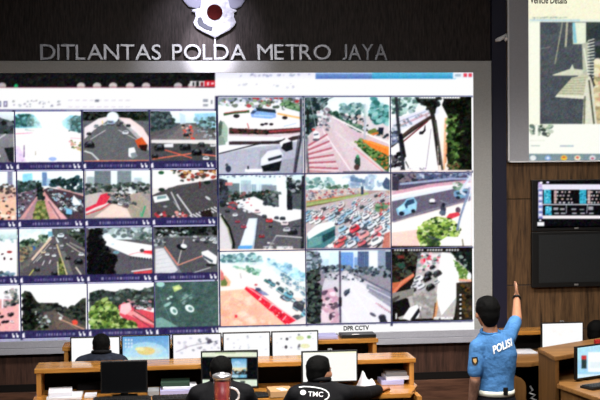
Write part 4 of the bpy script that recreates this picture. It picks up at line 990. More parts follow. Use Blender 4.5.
for x, c in ((132, 'e4e8e8'), (192, '88acd8'), (256, 'e8c040'), (310, 'e8e4c4'), (370, 'd8d4d8'), (430, 'e8e8e8')):
    p.blob(x, 332, 13, 11, c)
p.blob(192, 332, 6, 5, 'e4eef4').blob(310, 330, 6, 5, 'd86850').blob(370, 334, 6, 4, 'c06070').rect(250, 326, 262, 332, 'd05840')
p = Pic((534, 176, 680, 226), 525, 170, 6.16); p.fill('0c0c10')
p.rect(80, 88, 900, 122, 'e8e4f4').rect(82, 74, 104, 108, 'b8a8d8').rect(100, 280, 900, 300, 'f4ecf0').rect(82, 110, 110, 300, 'c8c8ec').rect(75, 320, 118, 354, 'f4f4f8').blob(100, 78, 9, 8, 'f8f4ff').blob(140, 76, 10, 8, 'd0c8e8')
for yy in range(118, 290, 34):
    p.rect(84, yy, 108, yy + 12, '6c78b0').blob(94, yy + 22, 8, 6, 'f4f4ff')
p.rect(116, 122, 160, 208, '40b4d0').rect(335, 122, 378, 208, '40b0cc').rect(125, 224, 165, 278, '48b8d4').rect(555, 122, 598, 208, '40b0cc').scat([(118, 124), (376, 124), (376, 206), (118, 206)], 0, 1, ['000000'])
for x0 in (116, 335, 555):
    p.scat([(x0, 124), (x0 + 44, 124), (x0 + 44, 206), (x0, 206)], 22, 6, ['2088a8', '88d8e8', '186880'], .8)
p.scat([(126, 226), (164, 226), (164, 276), (126, 276)], 18, 6, ['2088a8', '98e0ec', '0c2c38'], .8)
for x0 in (178, 385, 610):
    for yy in range(130, 205, 22):
        x = x0
        while x < x0 + 110:
            g = RNG.uniform(6, 16)
            p.rect(x, yy, x + g, yy + 11, ['e8c8c8', 'f4f4f4', 'c8b8b8', 'e4e4ec'][RNG.integers(4)], .85)
            x += g + RNG.uniform(3, 22)
    p.rect(x0, 124, x0 + 18, 206, 'd8b8b8', .8)
for x0 in (175, 215, 285, 335, 390, 480, 540, 610):
    p.rect(x0, RNG.uniform(222, 240), x0 + 30, 246, 'c8c8d0', .8).rect(x0 + 5, 262, x0 + 34, 272, 'b8b8c4', .8)
p.line([(108, 213), (900, 213)], 6, 'e0e0ec').line([(255, 216), (255, 268)], 5, 'b8b8c8').line([(385, 216), (380, 268)], 5, 'b8b8c8')


def smooth_canvas(c, sig):
    r = int(3 * sig) + 1
    k = np.exp(-0.5 * (np.arange(-r, r + 1) / sig) ** 2)
    k /= k.sum()
    out = np.zeros_like(c)
    pad = np.pad(c, ((r, r), (0, 0), (0, 0)), 'edge')
    for i, w in enumerate(k):
        out += w * pad[i:i + c.shape[0]]
    pad = np.pad(out, ((0, 0), (r, r), (0, 0)), 'edge')
    out2 = np.zeros_like(c)
    for i, w in enumerate(k):
        out2 += w * pad[:, i:i + c.shape[1]]
    return out2


# fine unevenness of a camera picture
def unevenness(c):
    h, w = c.shape[:2]
    g1 = RNG.normal(0, 1, (h // 3 + 1, w // 3 + 1, 1)).repeat(3, 0).repeat(3, 1)[:h, :w]
    g2 = RNG.normal(0, 1, (h // 7 + 1, w // 7 + 1, 3)).repeat(7, 0).repeat(7, 1)[:h, :w]
    dark = np.clip((.97 - c.min(2, keepdims=True)) * 4, 0, 1)
    return (c + dark * (.022 * g1 + .02 * g2)).astype(np.float32)


def smooth_canvas(c, sig):
    r = int(3 * sig) + 1
    k = np.exp(-0.5 * (np.arange(-r, r + 1) / sig) ** 2)
    k /= k.sum()
    out = np.zeros_like(c)
    pad = np.pad(c, ((r, r), (0, 0), (0, 0)), 'edge')
    for i, w in enumerate(k):
        out += w * pad[i:i + c.shape[0]]
    pad = np.pad(out, ((0, 0), (r, r), (0, 0)), 'edge')
    out2 = np.zeros_like(c)
    for i, w in enumerate(k):
        out2 += w * pad[:, i:i + c.shape[1]]
    return out2


# fine unevenness of a camera picture
def unevenness(c):
    h, w = c.shape[:2]
    g1 = RNG.normal(0, 1, (h // 3 + 1, w // 3 + 1, 1)).repeat(3, 0).repeat(3, 1)[:h, :w]
    g2 = RNG.normal(0, 1, (h // 7 + 1, w // 7 + 1, 3)).repeat(7, 0).repeat(7, 1)[:h, :w]
    dark = np.clip((.97 - c.min(2, keepdims=True)) * 4, 0, 1)
    return (c + dark * (.022 * g1 + .02 * g2)).astype(np.float32)


CV, CVW, CVF, CVR, CVM = (smooth_canvas(unevenness(c), 1.9) for c in (CV, CVW, CVF, CVR, CVM))
CVF = CVF + .36 * smooth_canvas(np.clip(CVF - .72, 0, 1), 7)          # cheap cameras flare round their whites


def sample(x, y, CV=None):
    CV = globals()['CV'] if CV is None else CV
    u = np.clip((x + OX) * S - .5, 0, CV.shape[1] - 2.01)
    v = np.clip((y + OY) * S - .5, 0, CV.shape[0] - 2.01)
    i, j = v.astype(int), u.astype(int)
    fu, fv = (u - j)[:, None], (v - i)[:, None]
    return (CV[i, j] * (1 - fu) + CV[i, j + 1] * fu) * (1 - fv) + (CV[i + 1, j] * (1 - fu) + CV[i + 1, j + 1] * fu) * fv


def picture(name, parent, bl, br, tl, step=0.0065, grain=0.015, material=None, canvas=None):
    """a lit flat picture: a fine grid between three corners, coloured per point"""
    bl, br, tl = (np.array(v, float) for v in (bl, br, tl))
    ax, az = br - bl, tl - bl
    nx, nz = max(2, int(np.linalg.norm(ax) / step)), max(2, int(np.linalg.norm(az) / step))
    s, t = np.meshgrid(np.linspace(0, 1, nx + 1), np.linspace(0, 1, nz + 1))
    P = bl + s.reshape(-1, 1) * ax + t.reshape(-1, 1) * az
    x, y = px_of(P)
    c = sample(x, y, canvas)
    c = c * 1.035 + RNG.normal(0, grain, (len(c), 1)) * np.clip(1.3 - c.min(1, keepdims=True), .15, 1)
    c = lin(np.clip(c, 0, 1))
    base = np.array(parent.location) if parent is not None else np.zeros(3)
    Q = P - base
    idx = np.arange((nx + 1) * (nz + 1)).reshape(nz + 1, nx + 1)
    faces = np.stack([idx[:-1, :-1], idx[:-1, 1:], idx[1:, 1:], idx[1:, :-1]], -1).reshape(-1, 4)
    me = bpy.data.meshes.new(name)
    me.vertices.add(len(Q)); me.vertices.foreach_set('co', Q.ravel())
    me.loops.add(faces.size); me.loops.foreach_set('vertex_index', faces.ravel().astype(np.int32))
    me.polygons.add(len(faces))
    me.polygons.foreach_set('loop_start', np.arange(0, faces.size, 4, dtype=np.int32))
    me.polygons.foreach_set('loop_total', np.full(len(faces), 4, np.int32))
    me.update(calc_edges=True)
    at_ = me.color_attributes.new('picture', 'FLOAT_COLOR', 'POINT')
    at_.data.foreach_set('color', np.concatenate([c, np.ones((len(c), 1))], 1).astype(np.float32).ravel())
    return link(name, me, material or M_['screen'], parent)


# ------------------------------------------------------------------ the room
CEIL = 4.7
structure('floor', MB().box(-4, 7, -1.5, 11.3, -0.1, 0), M_['carpet'])
structure('ceiling', MB().box(-4, 7, -1.5, 11.3, CEIL, CEIL + .1), M_['ceiling'])
structure('wall_left', MB().box(-4.1, -4, -1.5, 11.3, 0, CEIL), M_['sidewall'])
structure('wall_right', MB().box(7, 7.1, -1.5, 11.3, 0, CEIL), M_['sidewall'])
structure('wall_front', MB().box(-4, 7, -1.6, -1.5, 0, CEIL), M_['sidewall'])
structure('wall_back', MB().box(-4, 7, 11.04, 11.2, H - 1.0, CEIL), M_['upper_wood'])
structure('trim_1', MB().box(-4, 3.08, 11.04, 11.2, 0, H - 1.0), M_['wainscot'])
# plinth that stands forward under the wainscot, and a dark strip over it coloured as its shadow line
structure('trim_2', MB().box(-4, 3.08, 10.99, 11.039, 0, 0.685, bevel=.006), M_['plinth'])
structure('trim_3', MB().box(-4, 3.08, 11.015, 11.039, 0.685, 0.752), M_['inner'])
structure('trim_4', MB().box(3.08, 3.214, 10.975, 11.039, 0, CEIL), M_['navy'])
mb = MB()
zs = [0, at(560, 329, 11.02).z, at(520, 285, 11.02).z, at(520, 199, 11.02).z, CEIL]
xs = [3.216, at(587, 300, 11.02).x, 4.75, 5.6, 7]
for z0, z1 in zip(zs, zs[1:]):
    for x0, x1 in zip(xs, xs[1:]):
        mb.box(x0 + .002, x1 - .002, 11.012, 11.039, z0 + .004, z1 - .004, bevel=.003)
structure('trim_5', mb, M_['walnut'])

# ------------------------------------------------------------------ video wall
base = (0.5, 11.0, H - 1.7179)
vw = thing('video_wall', 'wide video wall in a grey frame filled with traffic camera pictures', 'video wall', base)
XL, XR = -2.06, 3.0766
ZT, ZB = H + .9205, H - 1.7179
mb = MB(base)
mb.box(XL, XR, 10.985, 11.039, H + .8127, ZT, bevel=.004)
mb.box(2.9036, XR, 10.985, 11.039, H - 1.60, H + .8127, bevel=.004)
mb.box(XL, -1.905, 10.985, 11.039, H - 1.60, H + .8127, bevel=.004)
mb.build('frame', M_['frame'], vw)
MB(base).box(XL, XR, 10.98, 11.039, H - 1.660, H - 1.60, bevel=.004).build('sill', M_['lip'], vw)
MB(base).box(XL, XR, 10.965, 11.039, H - 1.7179, H - 1.663, bevel=.006).build('sill', M_['lip'], vw)
MB(base).box(-1.905, 2.9036, 11.004, 11.038, H - 1.60, H + .8127).build('back_panel', M_['black'], vw)
wl = picture('application_window', vw, (-1.905, VW, H - 1.60), (.4985, VW, H - 1.60), (-1.905, VW, H + .8127), .009, canvas=CVW)
wl['label'] = 'left window with a black title bar and white toolbar'
wr = picture('application_window', vw, (.4985, VW - .004, H - 1.60), (2.9036, VW - .004, H - 1.60), (.4985, VW - .004, H + .8127), .009, canvas=CVW)
wr['label'] = 'right window with a blue title bar'


def sub(parent, name, bl, br, tl, label=None, step=.0065):
    o = picture(name, None, bl, br, tl, step, canvas=CVF)
    o.parent = parent
    me = o.data
    a = np.empty(len(me.vertices) * 3)
    me.vertices.foreach_get('co', a)
    a = a.reshape(-1, 3) - np.array(base)
    me.vertices.foreach_set('co', a.ravel())
    if label:
        o['label'] = label
    return o


FEEDS = [['edge of a road under trees', 'overexposed junction with blue trees', 'curved junction with few cars', 'avenue of trees with a crossing'],
         ['busy market road', 'jammed highway with a green median', 'junction with red painted lanes', 'wide crossing with zebra stripes'],
         ['white plaza with small figures', 'multi lane road with a planted median', 'bright square beside a dark tree', 'junction with red road lines and a van'],
         ['pink road with motorcycles', 'tree lined road under a white sky', 'leafy tree beside a red lane', 'grey green road with two white cars']]
yv = VW - .004
for r in range(4):
    for c in range(4):
        x0, x1 = LEFTX[c] + .005 + LSH[r], LEFTX[c + 1] - .007 + LSH[r]
        if c == 3:
            x1 = .497
        x0 = max(x0, -1.9)
        zt, zb = H + LEFTZ[r] - .012, H + LEFTZ[r + 1] + .003
        zm = zb + .06
        sub(wl, 'camera_picture', (x0, yv, zm), (x1, yv, zm), (x0, yv, zt), FEEDS[r][c])
        sub(wl, 'caption_strip', (x0, yv, zb), (x1, yv, zb), (x0, yv, zm), None, .005)
FEEDR = [['flyover with a bus and white cars', 'road with red hatching and a motorcycle', 'white road behind a dark palm'],
         ['roundabout with a long white bus', 'jam of coloured cars and a bus', 'blue minivan passing a leafy bush'],
         ['beige pavement with a red barrier', 'pale highway below office towers', 'vehicles at a white glare']]
yv = VW - .008
for r in range(3):
    for c in range(3):
        x0, x1 = RIGHTX[c] + (.006 if c else .004), RIGHTX[c + 1] - .005
        zt, zb = H + RIGHTZ[r] - .005, H + RIGHTZ[r + 1] + .006
        sub(wr, 'camera_picture', (x0, yv, zb), (x1, yv, zb), (x0, yv, zt), FEEDR[r][c])
a, b = at(343.5, 331.2, VW), at(369, 330.6, VW)
me = letter_mesh('DPR CCTV', .1, .001, 0, .0035)
put_text(me, a.x, b.x, at(343.5, 330.6, VW).z, at(343.5, 325.9, VW).z, VW - .006, base)
link('caption', me, M_['black'], wr)

# ------------------------------------------------------------------ raised lettering on the wall
lb = (0.5, 11.04, at(215, 60, 11.0).z)
sign = thing('wall_lettering', 'raised silver capital letters running along the dark wall over the video wall', 'sign', lb)
for word, x0, x1 in (('DITLANTAS', 40, 161), ('POLDA', 172, 246), ('METRO', 257.5, 331), ('JAYA', 342.5, 387.5)):
    adv, xx = [], 0.0
    for ch in word:
        me = letter_mesh(ch, .2, .02)
        lo, hi, _ = bounds(me)
        adv.append((me, xx, xx + hi[0] - lo[0], ch))
        xx += hi[0] - lo[0] + (.012 if ch not in 'AT' else .004)
    tot = adv[-1][2]
    A, B = at(x0, 52, 11.0).x, at(x1, 52, 11.0).x
    z0, z1 = at((x0 + x1) / 2, 59.8, 11.0).z, at((x0 + x1) / 2, 44.2, 11.0).z
    z0 = max(z0, ZT + .004)
    for me, p0, p1, ch in adv:
        bpy.data.meshes.remove(me)
        me = letter_mesh(ch, .2, .035, .0015, 0)
        put_text(me, A + (B - A) * p0 / tot, A + (B - A) * p1 / tot, z0, z1, 11.0185, lb)
        link('letter', me, M_['silver'], sign)

# ------------------------------------------------------------------ emblem
eb = (at(214, 36, 11).x, 11.04, at(214, 36, 11).z)
em = thing('police_emblem', 'white metal shield emblem with a dark red disc over the lettering', 'emblem', eb)


def ec(pts, Y=10.99):
    out = []
    for x, y in pts:
        q = at(180 + x / 8.89, y / 8.89, Y)
        out.append((q.x, q.z))
    return out


MB(eb).plate(ec([(110, 85), (108, 98), (135, 108), (140, 150), (122, 195), (130, 225), (155, 250), (220, 288), (315, 332), (370, 300), (445, 262), (485, 225), (497, 195), (478, 150), (482, 112), (503, 98), (500, 88), (445, 66), (430, 0), (430, -120), (380, -190), (310, -215), (240, -190), (190, -120), (192, 0), (180, 66)]), 10.99, 11.038, .008).build('shield', M_['emblem'], em)
q = at(180 + 308 / 8.89, 108 / 8.89, 10.985)
th = np.linspace(0, 2 * np.pi, 41)[:-1]
MB(eb).plate([(q.x + .0705 * math.cos(t), q.z + .0705 * math.sin(t)) for t in th], 10.975, 10.995, .004).build('disc', M_['disc'], em)
MB(eb).plate(ec([(152, 190), (160, 160), (182, 150), (196, 165), (215, 205), (252, 228), (290, 240), (288, 258), (278, 276), (215, 256), (165, 225)]), 10.98, 10.995, .002).build('inlay', M_['inlay'], em)
for pts in ([(205, -5), (188, 45), (162, 78), (125, 72), (80, 58), (45, 22), (20, -15), (-60, -60), (-120, -130), (190, -130)],
            [(420, -5), (434, 45), (452, 72), (500, 76), (545, 52), (565, 20), (590, -15), (680, -60), (740, -130), (430, -130)]):
    MB(eb).plate(ec(pts, 11.0), 11.005, 11.038, .006).build('wing', M_['wing'], em)
MB(eb).plate(ec([(306, 326), (318, 326), (318, 415), (306, 415)], 11.0), 11.02, 11.038).build('stem', M_['emblem'], em)

# small white curved piece on the column
a = at(496, 40.5, 10.965)
hk = MB(a).tube([at(495.5, 40.5, 10.965), at(499, 39.5, 10.95), at(503, 37.5, 10.94), at(506, 34.5, 10.95), at(507, 38, 10.955), at(505, 41, 10.97)], [.012, .022, .02, .012, .02, .012]).build('white_piece', M_['white'], None, True)
hk.location = a
tag(hk, 'small white curved piece on the dark navy column by the projection screen', 'hook')

# ------------------------------------------------------------------ projection screen
pb = at(508, 162.5, 10.965)
ps = thing('projection_screen', 'large pale projection screen with a white border showing a vehicle page', 'projection screen', pb)
x0, zb = pb.x, pb.z
x1 = 5.55
MB(pb).box(x0, x1, 10.968, 10.985, zb, 4.5).build('screen_cloth', mat('grey_screen_cloth', 'a6a7ae', 0.8, col2='b6b7be', vscale=(120, 120, 120), spec=.1), ps)
mb = MB(pb)
mb.box(x0, x0 + .016, 10.962, 10.99, zb, 4.5).box(x1 - .016, x1, 10.962, 10.99, zb, 4.5).box(x0, x1, 10.962, 10.99, zb, zb + .014)
mb.build('border', M_['white'], ps)
MB(pb).box(x0 - .05, x1 + .05, 10.93, 11.01, 4.5, 4.62, bevel=.01).build('housing', M_['white'], ps)
c0, c1 = at(529, 161, 10.966), at(529, 0, 10.966)
pic = picture('projected_picture', ps, (c0.x, 10.966, c0.z), (x1 - .02, 10.966, c0.z), (c0.x, 10.966, 4.47), .0085)
me = letter_mesh('Vehicle Details', .1, .0005, 0, .002)
a, b = at(530, 3.6, 10.965), at(567, -3.6, 10.965)
put_text(me, a.x, b.x, a.z, b.z, 10.9645, pb)
link('heading', me, M_['black'], ps)

# ------------------------------------------------------------------ televisions on the wall
def television(label, ya, yb, screen_px, lit):
    a, b = at(532, ya, 10.96), at(532, yb, 10.96)
    xr = a.x + (a.z - b.z) * 1.86
    o = Vector(((a.x + xr) / 2, 11.01, b.z))
    t = thing('television', label, 'television', o, 'televisions hung one over the other')
    MB(o).box(a.x, xr, 10.965, 11.011, b.z, a.z, bevel=.006).build('housing', M_['black'], t)
    s0, s1 = at(screen_px[0], screen_px[2], 10.96), at(screen_px[0], screen_px[1], 10.96)
    if lit:
        picture('screen', t, (s0.x, 10.962, s0.z), (xr - .03, 10.962, s0.z), (s0.x, 10.962, s1.z), .006)
    else:
        MB(o).box(s0.x, xr - .03, 10.9615, 10.966, s0.z, s1.z).build('screen', M_['tvoff'], t)
    m = MB(o)
    for k, xx in enumerate((576.5,)):
        c = at(xx, yb - 3.4, 10.96)
        m.box(c.x - .02, c.x + .02, 10.962, 10.966, c.z - .008, c.z + .008)
    m.build('badge', M_['grille'], t)
    return t


television('black wall television that is on, showing a table of white and blue rows', 180, 231.5, (537, 181.5, 228), True)
television('black wall television that is off, hung under the lit one', 232.0, 288, (539, 235, 283), False)

# ------------------------------------------------------------------ consoles
DZ = 0.92


def console(label, xl, xr, yf, yb, zl, dz, ydesk, th=.036, panel=.035):
    o = Vector(((xl + xr) / 2, (yf + yb) / 2, 0))
    t = thing('console_desk', label, 'desk', o, 'control room consoles')
    MB(o).box(xl - .015, xr + .015, yf, yb, zl - th, zl, bevel=.005).build('ledge', M_['oak'], t)
    for x in (xl, xr - panel):
        MB(o).box(x, x + panel, yf + .012, yb - .005, dz, zl - th - .001).build('side_panel', M_['oak_v'], t)
        MB(o).box(x, x + panel, ydesk + .05, yb - .005, 0, dz - .036).build('leg_panel', M_['oak_v'], t)
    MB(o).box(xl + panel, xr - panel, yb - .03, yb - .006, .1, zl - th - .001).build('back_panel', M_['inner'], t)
    MB(o).prism([(xl - .02, ydesk), (xr - .1, ydesk), (xr + .03, yf + .02), (xr + .03, yb - .035), (xl - .02, yb - .035)], dz - .035, dz, .005).build('desktop', M_['oak'], t)
    return t


ZL = 1.14
console('long oak console desk at the front, the dark jacketed man seated at it', -1.0, 2.015, 9.535, 9.86, ZL, DZ, 9.2)
ZR = 1.18
a, b = at(64, 347, 10.4), at(376.5, 338, 10.4)
RYF = 10.385
console('long oak console desk under the video wall behind a row of five monitors', a.x, b.x, RYF, 10.66, ZR, DZ, 10.19)
RD = 0.985
o = Vector((3.5, 10.6, 0))
rc = thing('console_desk', 'brown console desk by the panelled wall, white paper lying on it', 'desk', o, 'control room consoles')
a = at(504, 331, 10.6)
MB(o).box(a.x - .1, 3.64, 10.60, 10.84, 1.144, 1.18, bevel=.005).build('ledge', M_['oak'], rc)
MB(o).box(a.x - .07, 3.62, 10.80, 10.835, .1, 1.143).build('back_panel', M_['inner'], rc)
for x in (a.x - .08, 3.59):
    MB(o).box(x, x + .035, 10.61, 10.80, RD, 1.143).build('side_panel', M_['brown_oak'], rc)
MB(o).prism([(3.0, 10.06), (3.16, 10.06), (3.64, 10.375), (3.64, 10.795), (3.0, 10.795)], RD - .04, RD, .006).build('desktop', M_['brown_top'], rc)
for x in (3.02, 3.59):
    MB(o).box(x, x + .035, 10.56, 10.79, 0, RD - .041).build('leg_panel', M_['brown_oak'], rc)
# apron and pedestal under that desk are seen beside the officer
# near ledge, only the mug on it is seen
console('near oak console just below the picture, carrying the tea mug', -.9, 1.7, 7.46, 7.74, 1.15, .9, 6.9)

# angled console on the right, its ends cut to the angle
zl = ZL
bl_, fl_ = Vector((3.160, 9.880)), Vector((3.150, 9.405))
dr = Vector((math.cos(math.radians(33)), math.sin(math.radians(33))))
L = 1.75
o = Vector((3.9, 9.95, 0))
ac = thing('console_desk', 'brown oak console desk set at an angle on the right, keyboard on it', 'desk', o, 'control room consoles')
br_, fr_ = bl_ + dr * L, fl_ + dr * L
MB(o).prism([fl_, fr_, br_, bl_], zl - .036, zl, .005).build('ledge', M_['brown_top'], ac)
sd = (fl_ - bl_).normalized()
for q in (bl_ + dr * .012, bl_ + dr * (L - .11)):
    w = dr * (.045)
    f = q + sd * ((fl_ - bl_).length - .006)
    MB(o).prism([q, f, f + w, q + w], 0, zl - .037).build('side_panel', M_['brown_oak'], ac)
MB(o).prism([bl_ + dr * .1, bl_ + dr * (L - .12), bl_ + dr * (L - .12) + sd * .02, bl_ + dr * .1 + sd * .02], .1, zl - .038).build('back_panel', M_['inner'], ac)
d0 = fl_ + sd * (-.2) + dr * .1
e0 = fl_ + dr * .06 + sd * .0
e1 = fl_ + Vector((.16, -.72))
MB(o).prism([bl_ + dr * .062 + sd * .03, e0, fl_ + sd * .012 + dr * .02, e1, e1 + dr * L, bl_ + dr * (L - .12) + sd * .03], DZ - .036, DZ, .004).build('desktop', M_['brown_top'], ac)
MB(o).prism([e1 + Vector((.02, .12)), e1 + Vector((.06, .12)), fl_ + Vector((.08, -.03)), fl_ + Vector((.04, -.03))], 0, DZ - .037).build('leg_panel', M_['brown_oak'], ac)

# drawer pedestal with a rounded shoulder beneath the desk by the panelled wall
a, b = at(510, 378, 10.08), at(526.5, 378, 10.08)
o = Vector((a.x, 10.3, 0))
pd = thing('drawer_pedestal', 'brown rounded pedestal under the paper strewn desk behind the officer', 'pedestal', o)
zt = min(at(518, 376.5, 10.08).z, RD - .045)
pts = [(a.x - .16, 0), (b.x, 0), (b.x, zt - .09), (b.x - .012, zt - .05), (b.x - .04, zt - .02), (b.x - .09, zt), (a.x - .16, zt + .0)]
MB(o).plate(pts, 10.085, 10.5, .004).build('body', M_['brown_oak'], pd)
for k in range(2):
    MB(o).box(a.x - .12, b.x - .03, 10.079, 10.0849, .08 + k * .3, .34 + k * .3, bevel=.003).build('drawer', M_['brown_oak'], pd)
# cable bundle at the floor of that desk
a = at(532, 392, 10.3)
cb = MB(a).tube([at(530, 386, 10.3), at(533, 390, 10.28), at(529, 393, 10.27), at(535, 395, 10.28), at(531, 398, 10.27), at(536, 400, 10.3), at(534, 412, 10.3), at(533, 440, 10.3)], .010, 8).build('cable_bundle', M_['white'], None, True)
cb.location = a
tag(cb, 'white looped cable bundle hanging under the desk beside the pedestal', 'cable')

# ------------------------------------------------------------------ monitors
def monitor(label, px, Y, dz, inset=(.011, .011), group=None, lit=True, yaw=0.0, w=None, h=None, step=.006, canvas=None):
    if w is None:
        xm, ym = (px[0] + px[2]) / 2, (px[1] + px[3]) / 2
        A, B = at(px[0], ym, Y), at(px[2], ym, Y)
        w = B.x - A.x
        zt, zb = at(xm, px[1], Y).z, at(xm, px[3], Y).z
        cx = (A.x + B.x) / 2
    else:
        c = at(px[0], px[1], Y)       # top left corner
        zt, zb = c.z, c.z - h
        cx = c.x + w / 2 * math.cos(yaw)
        Y = Y + w / 2 * math.sin(yaw)
    o = Vector((cx, Y, dz))
    t = thing('computer_monitor', label, 'monitor', o, group)
    R = Matrix.Rotation(yaw, 3, 'Z')
    c = (cx, Y, zb)
    x0, x1 = cx - w / 2, cx + w / 2
    MB(o).box(x0, x1, Y, Y + .03, zb, zt, R, c, .004).build('bezel', M_['black'], t)
    MB(o).box(x0 + w * .2, x1 - w * .2, Y + .028, Y + .055, zb + .03, zt - .03, R, c, .01).build('back_cover', M_['black'], t)
    ix, iz = inset

    def P(x, z, y=Y - .0015):
        v = Vector(c) + R @ (Vector((x, y, z)) - Vector(c))
        return tuple(v)
    if lit:
        picture('screen', t, P(x0 + ix, zb + iz), P(x1 - ix, zb + iz), P(x0 + ix, zt - .009), step, canvas=canvas)
    else:
        MB(o).box(x0 + ix, x1 - ix, Y - .0015, Y + .01, zb + iz, zt - .009, R, c).build('screen', M_['blackgloss'], t)
    MB(o).box(cx - .03, cx + .03, Y + .035, Y + .06, dz + .012, zb + .09, R, c).build('stand', M_['black'], t)
    MB(o).box(cx - .10, cx + .10, Y + .003, Y + .13, dz + .001, dz + .014, R, c, .005).build('base', M_['black'], t)
    return t


G1 = 'row of monitors on the rear console'
RY = 10.30
monitor('white lit monitor at the left end of the rear row, behind a seated man', (70.3, 336.8, 120.5, 367), RY, DZ, group=G1, canvas=CVR)
monitor('rear row monitor with a blue desktop and yellow flower', (121.5, 335.2, 170.5, 366), RY, DZ, group=G1, canvas=CVR)
monitor('rear row white monitor with a grey line drawing on it', (172.2, 333.6, 221.8, 364), RY, DZ, group=G1, canvas=CVR)
monitor('rear row near blank white monitor straight behind the tea mug', (222.6, 332.2, 270.6, 362), RY, DZ, group=G1, canvas=CVR)
monitor('rear row monitor with pale green spots, at the right end of the row', (271.4, 331.0, 318.5, 360), RY, DZ, group=G1, canvas=CVR)
G2 = 'monitors on the front console'
monitor('black monitor that is off, on the left of the front console', (100.5, 361, 147.5, 393.2), 9.36, DZ, group=G2, lit=False)
monitor('monitor with a beach picture in a dark window, behind the tea mug', (201, 350.8, 258.2, 388.5), 9.36, DZ, group=G2)
monitor('blank white monitor on the front console in front of the dark jacketed man', (301.6, 350.8, 357.8, 382.5), 9.36, DZ, group=G2)
monitor('white lit monitor on the desk by the panelled wall, near the officer', (541.3, 322.4, 583.6, 353), 10.50, RD, canvas=CVM)
monitor('monitor with a pale blue page on the angled right console', (576.4, 347.0), 9.44, DZ, yaw=math.radians(27), w=.46, h=.275, inset=(.012, .016))

# webcam clip marks on top of two monitors
for x, y, Y, lab in ((330, 350.6, 9.36, 'small webcam clipped on the blank white front monitor'), (562, 322.2, 10.50, 'small webcam clipped on the monitor by the panelled wall')):
    q = at(x, y, Y)
    w = thing('webcam', lab, 'webcam', q)
    MB(q).box(q.x - .017, q.x + .017, Y - .012, Y + .02, q.z + .001, q.z + .014, bevel=.004).build('body', M_['grille'], w)
    MB(q).box(q.x - .006, q.x + .006, Y - .014, Y - .0121, q.z + .004, q.z + .011).build('lens', M_['black'], w)

# keyboards
def keyboard(label, x, y, z, yaw, group=None):
    kb = thing('keyboard', label, 'keyboard', (x, y, z), group)
    kb.rotation_euler = (0, 0, yaw)
    MB().box(-.2, .24, -.07, .07, .001, .02, bevel=.005).build('case', M_['black'], kb)
    mb = MB()
    for r in range(4):
        for c in range(14):
            mb.box(-.19 + c * .03, -.19 + c * .03 + .024, -.06 + r * .031, -.06 + r * .031 + .025, .0205, .026)
    mb.build('keycaps', M_['keys'], kb)


keyboard('black keyboard lying before the pale blue monitor', 3.50, 9.22, DZ, math.radians(24))
G3 = 'keyboards on the front console'  # black keyboards added to darken the bright desktop
keyboard('added black keyboard darkening the front console before the monitor that is off', at(122, 395, 9.27).x - .02, 9.275, DZ, 0, G3)
keyboard('black keyboard turned askew left of the tea mug', at(181, 395, 9.27).x - .02, 9.285, DZ, .06, G3)
keyboard('added black keyboard darkening the desktop between the tea mug and the tan folder', at(240, 395, 9.27).x - .02, 9.275, DZ, 0, G3)

# ------------------------------------------------------------------ things lying on the consoles
def slab(name, label, cat, px, Y, depth, z0, z1, m, group=None, yaw=0.0, bend=False):
    A, B = at(px[0], 385, Y), at(px[1], 385, Y)
    o = Vector(((A.x + B.x) / 2, Y + depth / 2, z0))
    ob = MB(o).box(A.x, B.x, Y, Y + depth, z0 + .001, z1, Matrix.Rotation(yaw, 3, 'Z'), o, .003).build(name, m)
    ob.location = o
    return tag(ob, label, cat, group)


slab('book', 'lilac book under the white one at the right end of the front console', 'book', (381.5, 404), 9.57, .2, DZ, DZ + .037, M_['lilac_paper'])
slab('book', 'white book between the lilac and grey ones on the front console', 'book', (386, 409.5), 9.58, .2, DZ + .037, DZ + .067, M_['paper'], yaw=.03)
slab('book', 'grey book topmost at the right end of the front console', 'book', (387, 407.5), 9.59, .19, DZ + .067, DZ + .1, M_['grey_cover'], yaw=-.04)
slab('paper_stack', 'white paper stack under the left end of the front ledge', 'paper', (46, 81), 9.37, .26, DZ, DZ + .022, M_['paper'])
slab('paper_stack', 'tilted white papers on top of the left paper stack', 'paper', (47, 71), 9.4, .24, DZ + .022, DZ + .055, M_['paper'], yaw=.08)
slab('notepad', 'small white notepad beside the left paper stack', 'notepad', (84, 96), 9.42, .14, DZ, DZ + .02, M_['paper'])
slab('book', 'wide white book lowest in the stack left of the mug', 'book', (160, 195), 9.45, .2, DZ, DZ + .035, M_['lilac_paper'])
slab('book', 'thin white book second from the top in the stack left of the mug', 'book', (162.5, 197), 9.47, .2, DZ + .035, DZ + .058, M_['paper'], yaw=.02)
slab('book', 'dark green book on top of the stack left of the mug', 'book', (161, 190), 9.49, .2, DZ + .058, DZ + .09, M_['green_cover'], yaw=-.02)
slab('telephone', 'small grey desk telephone beside the book stack left of the mug', 'telephone', (147.5, 159), 9.42, .16, DZ, DZ + .04, M_['grey_cover'])
slab('folder', 'tan card folder on the front console left of the dark jacketed man', 'folder', (269.5, 293), 9.2, .22, DZ, DZ + .05, M_['tan_card'], yaw=.05)
slab('note', 'small white note lying on the tan folder', 'paper', (279, 286), 9.22, .1, DZ + .05, DZ + .053, M_['paper'], yaw=.3)
# sheet paper on the desk behind the officer
slab('paper_stack', 'thin white papers on the desk behind the officer', 'paper', (505, 538), 10.5, .25, RD, RD + .014, M_['paper'], yaw=-.03)
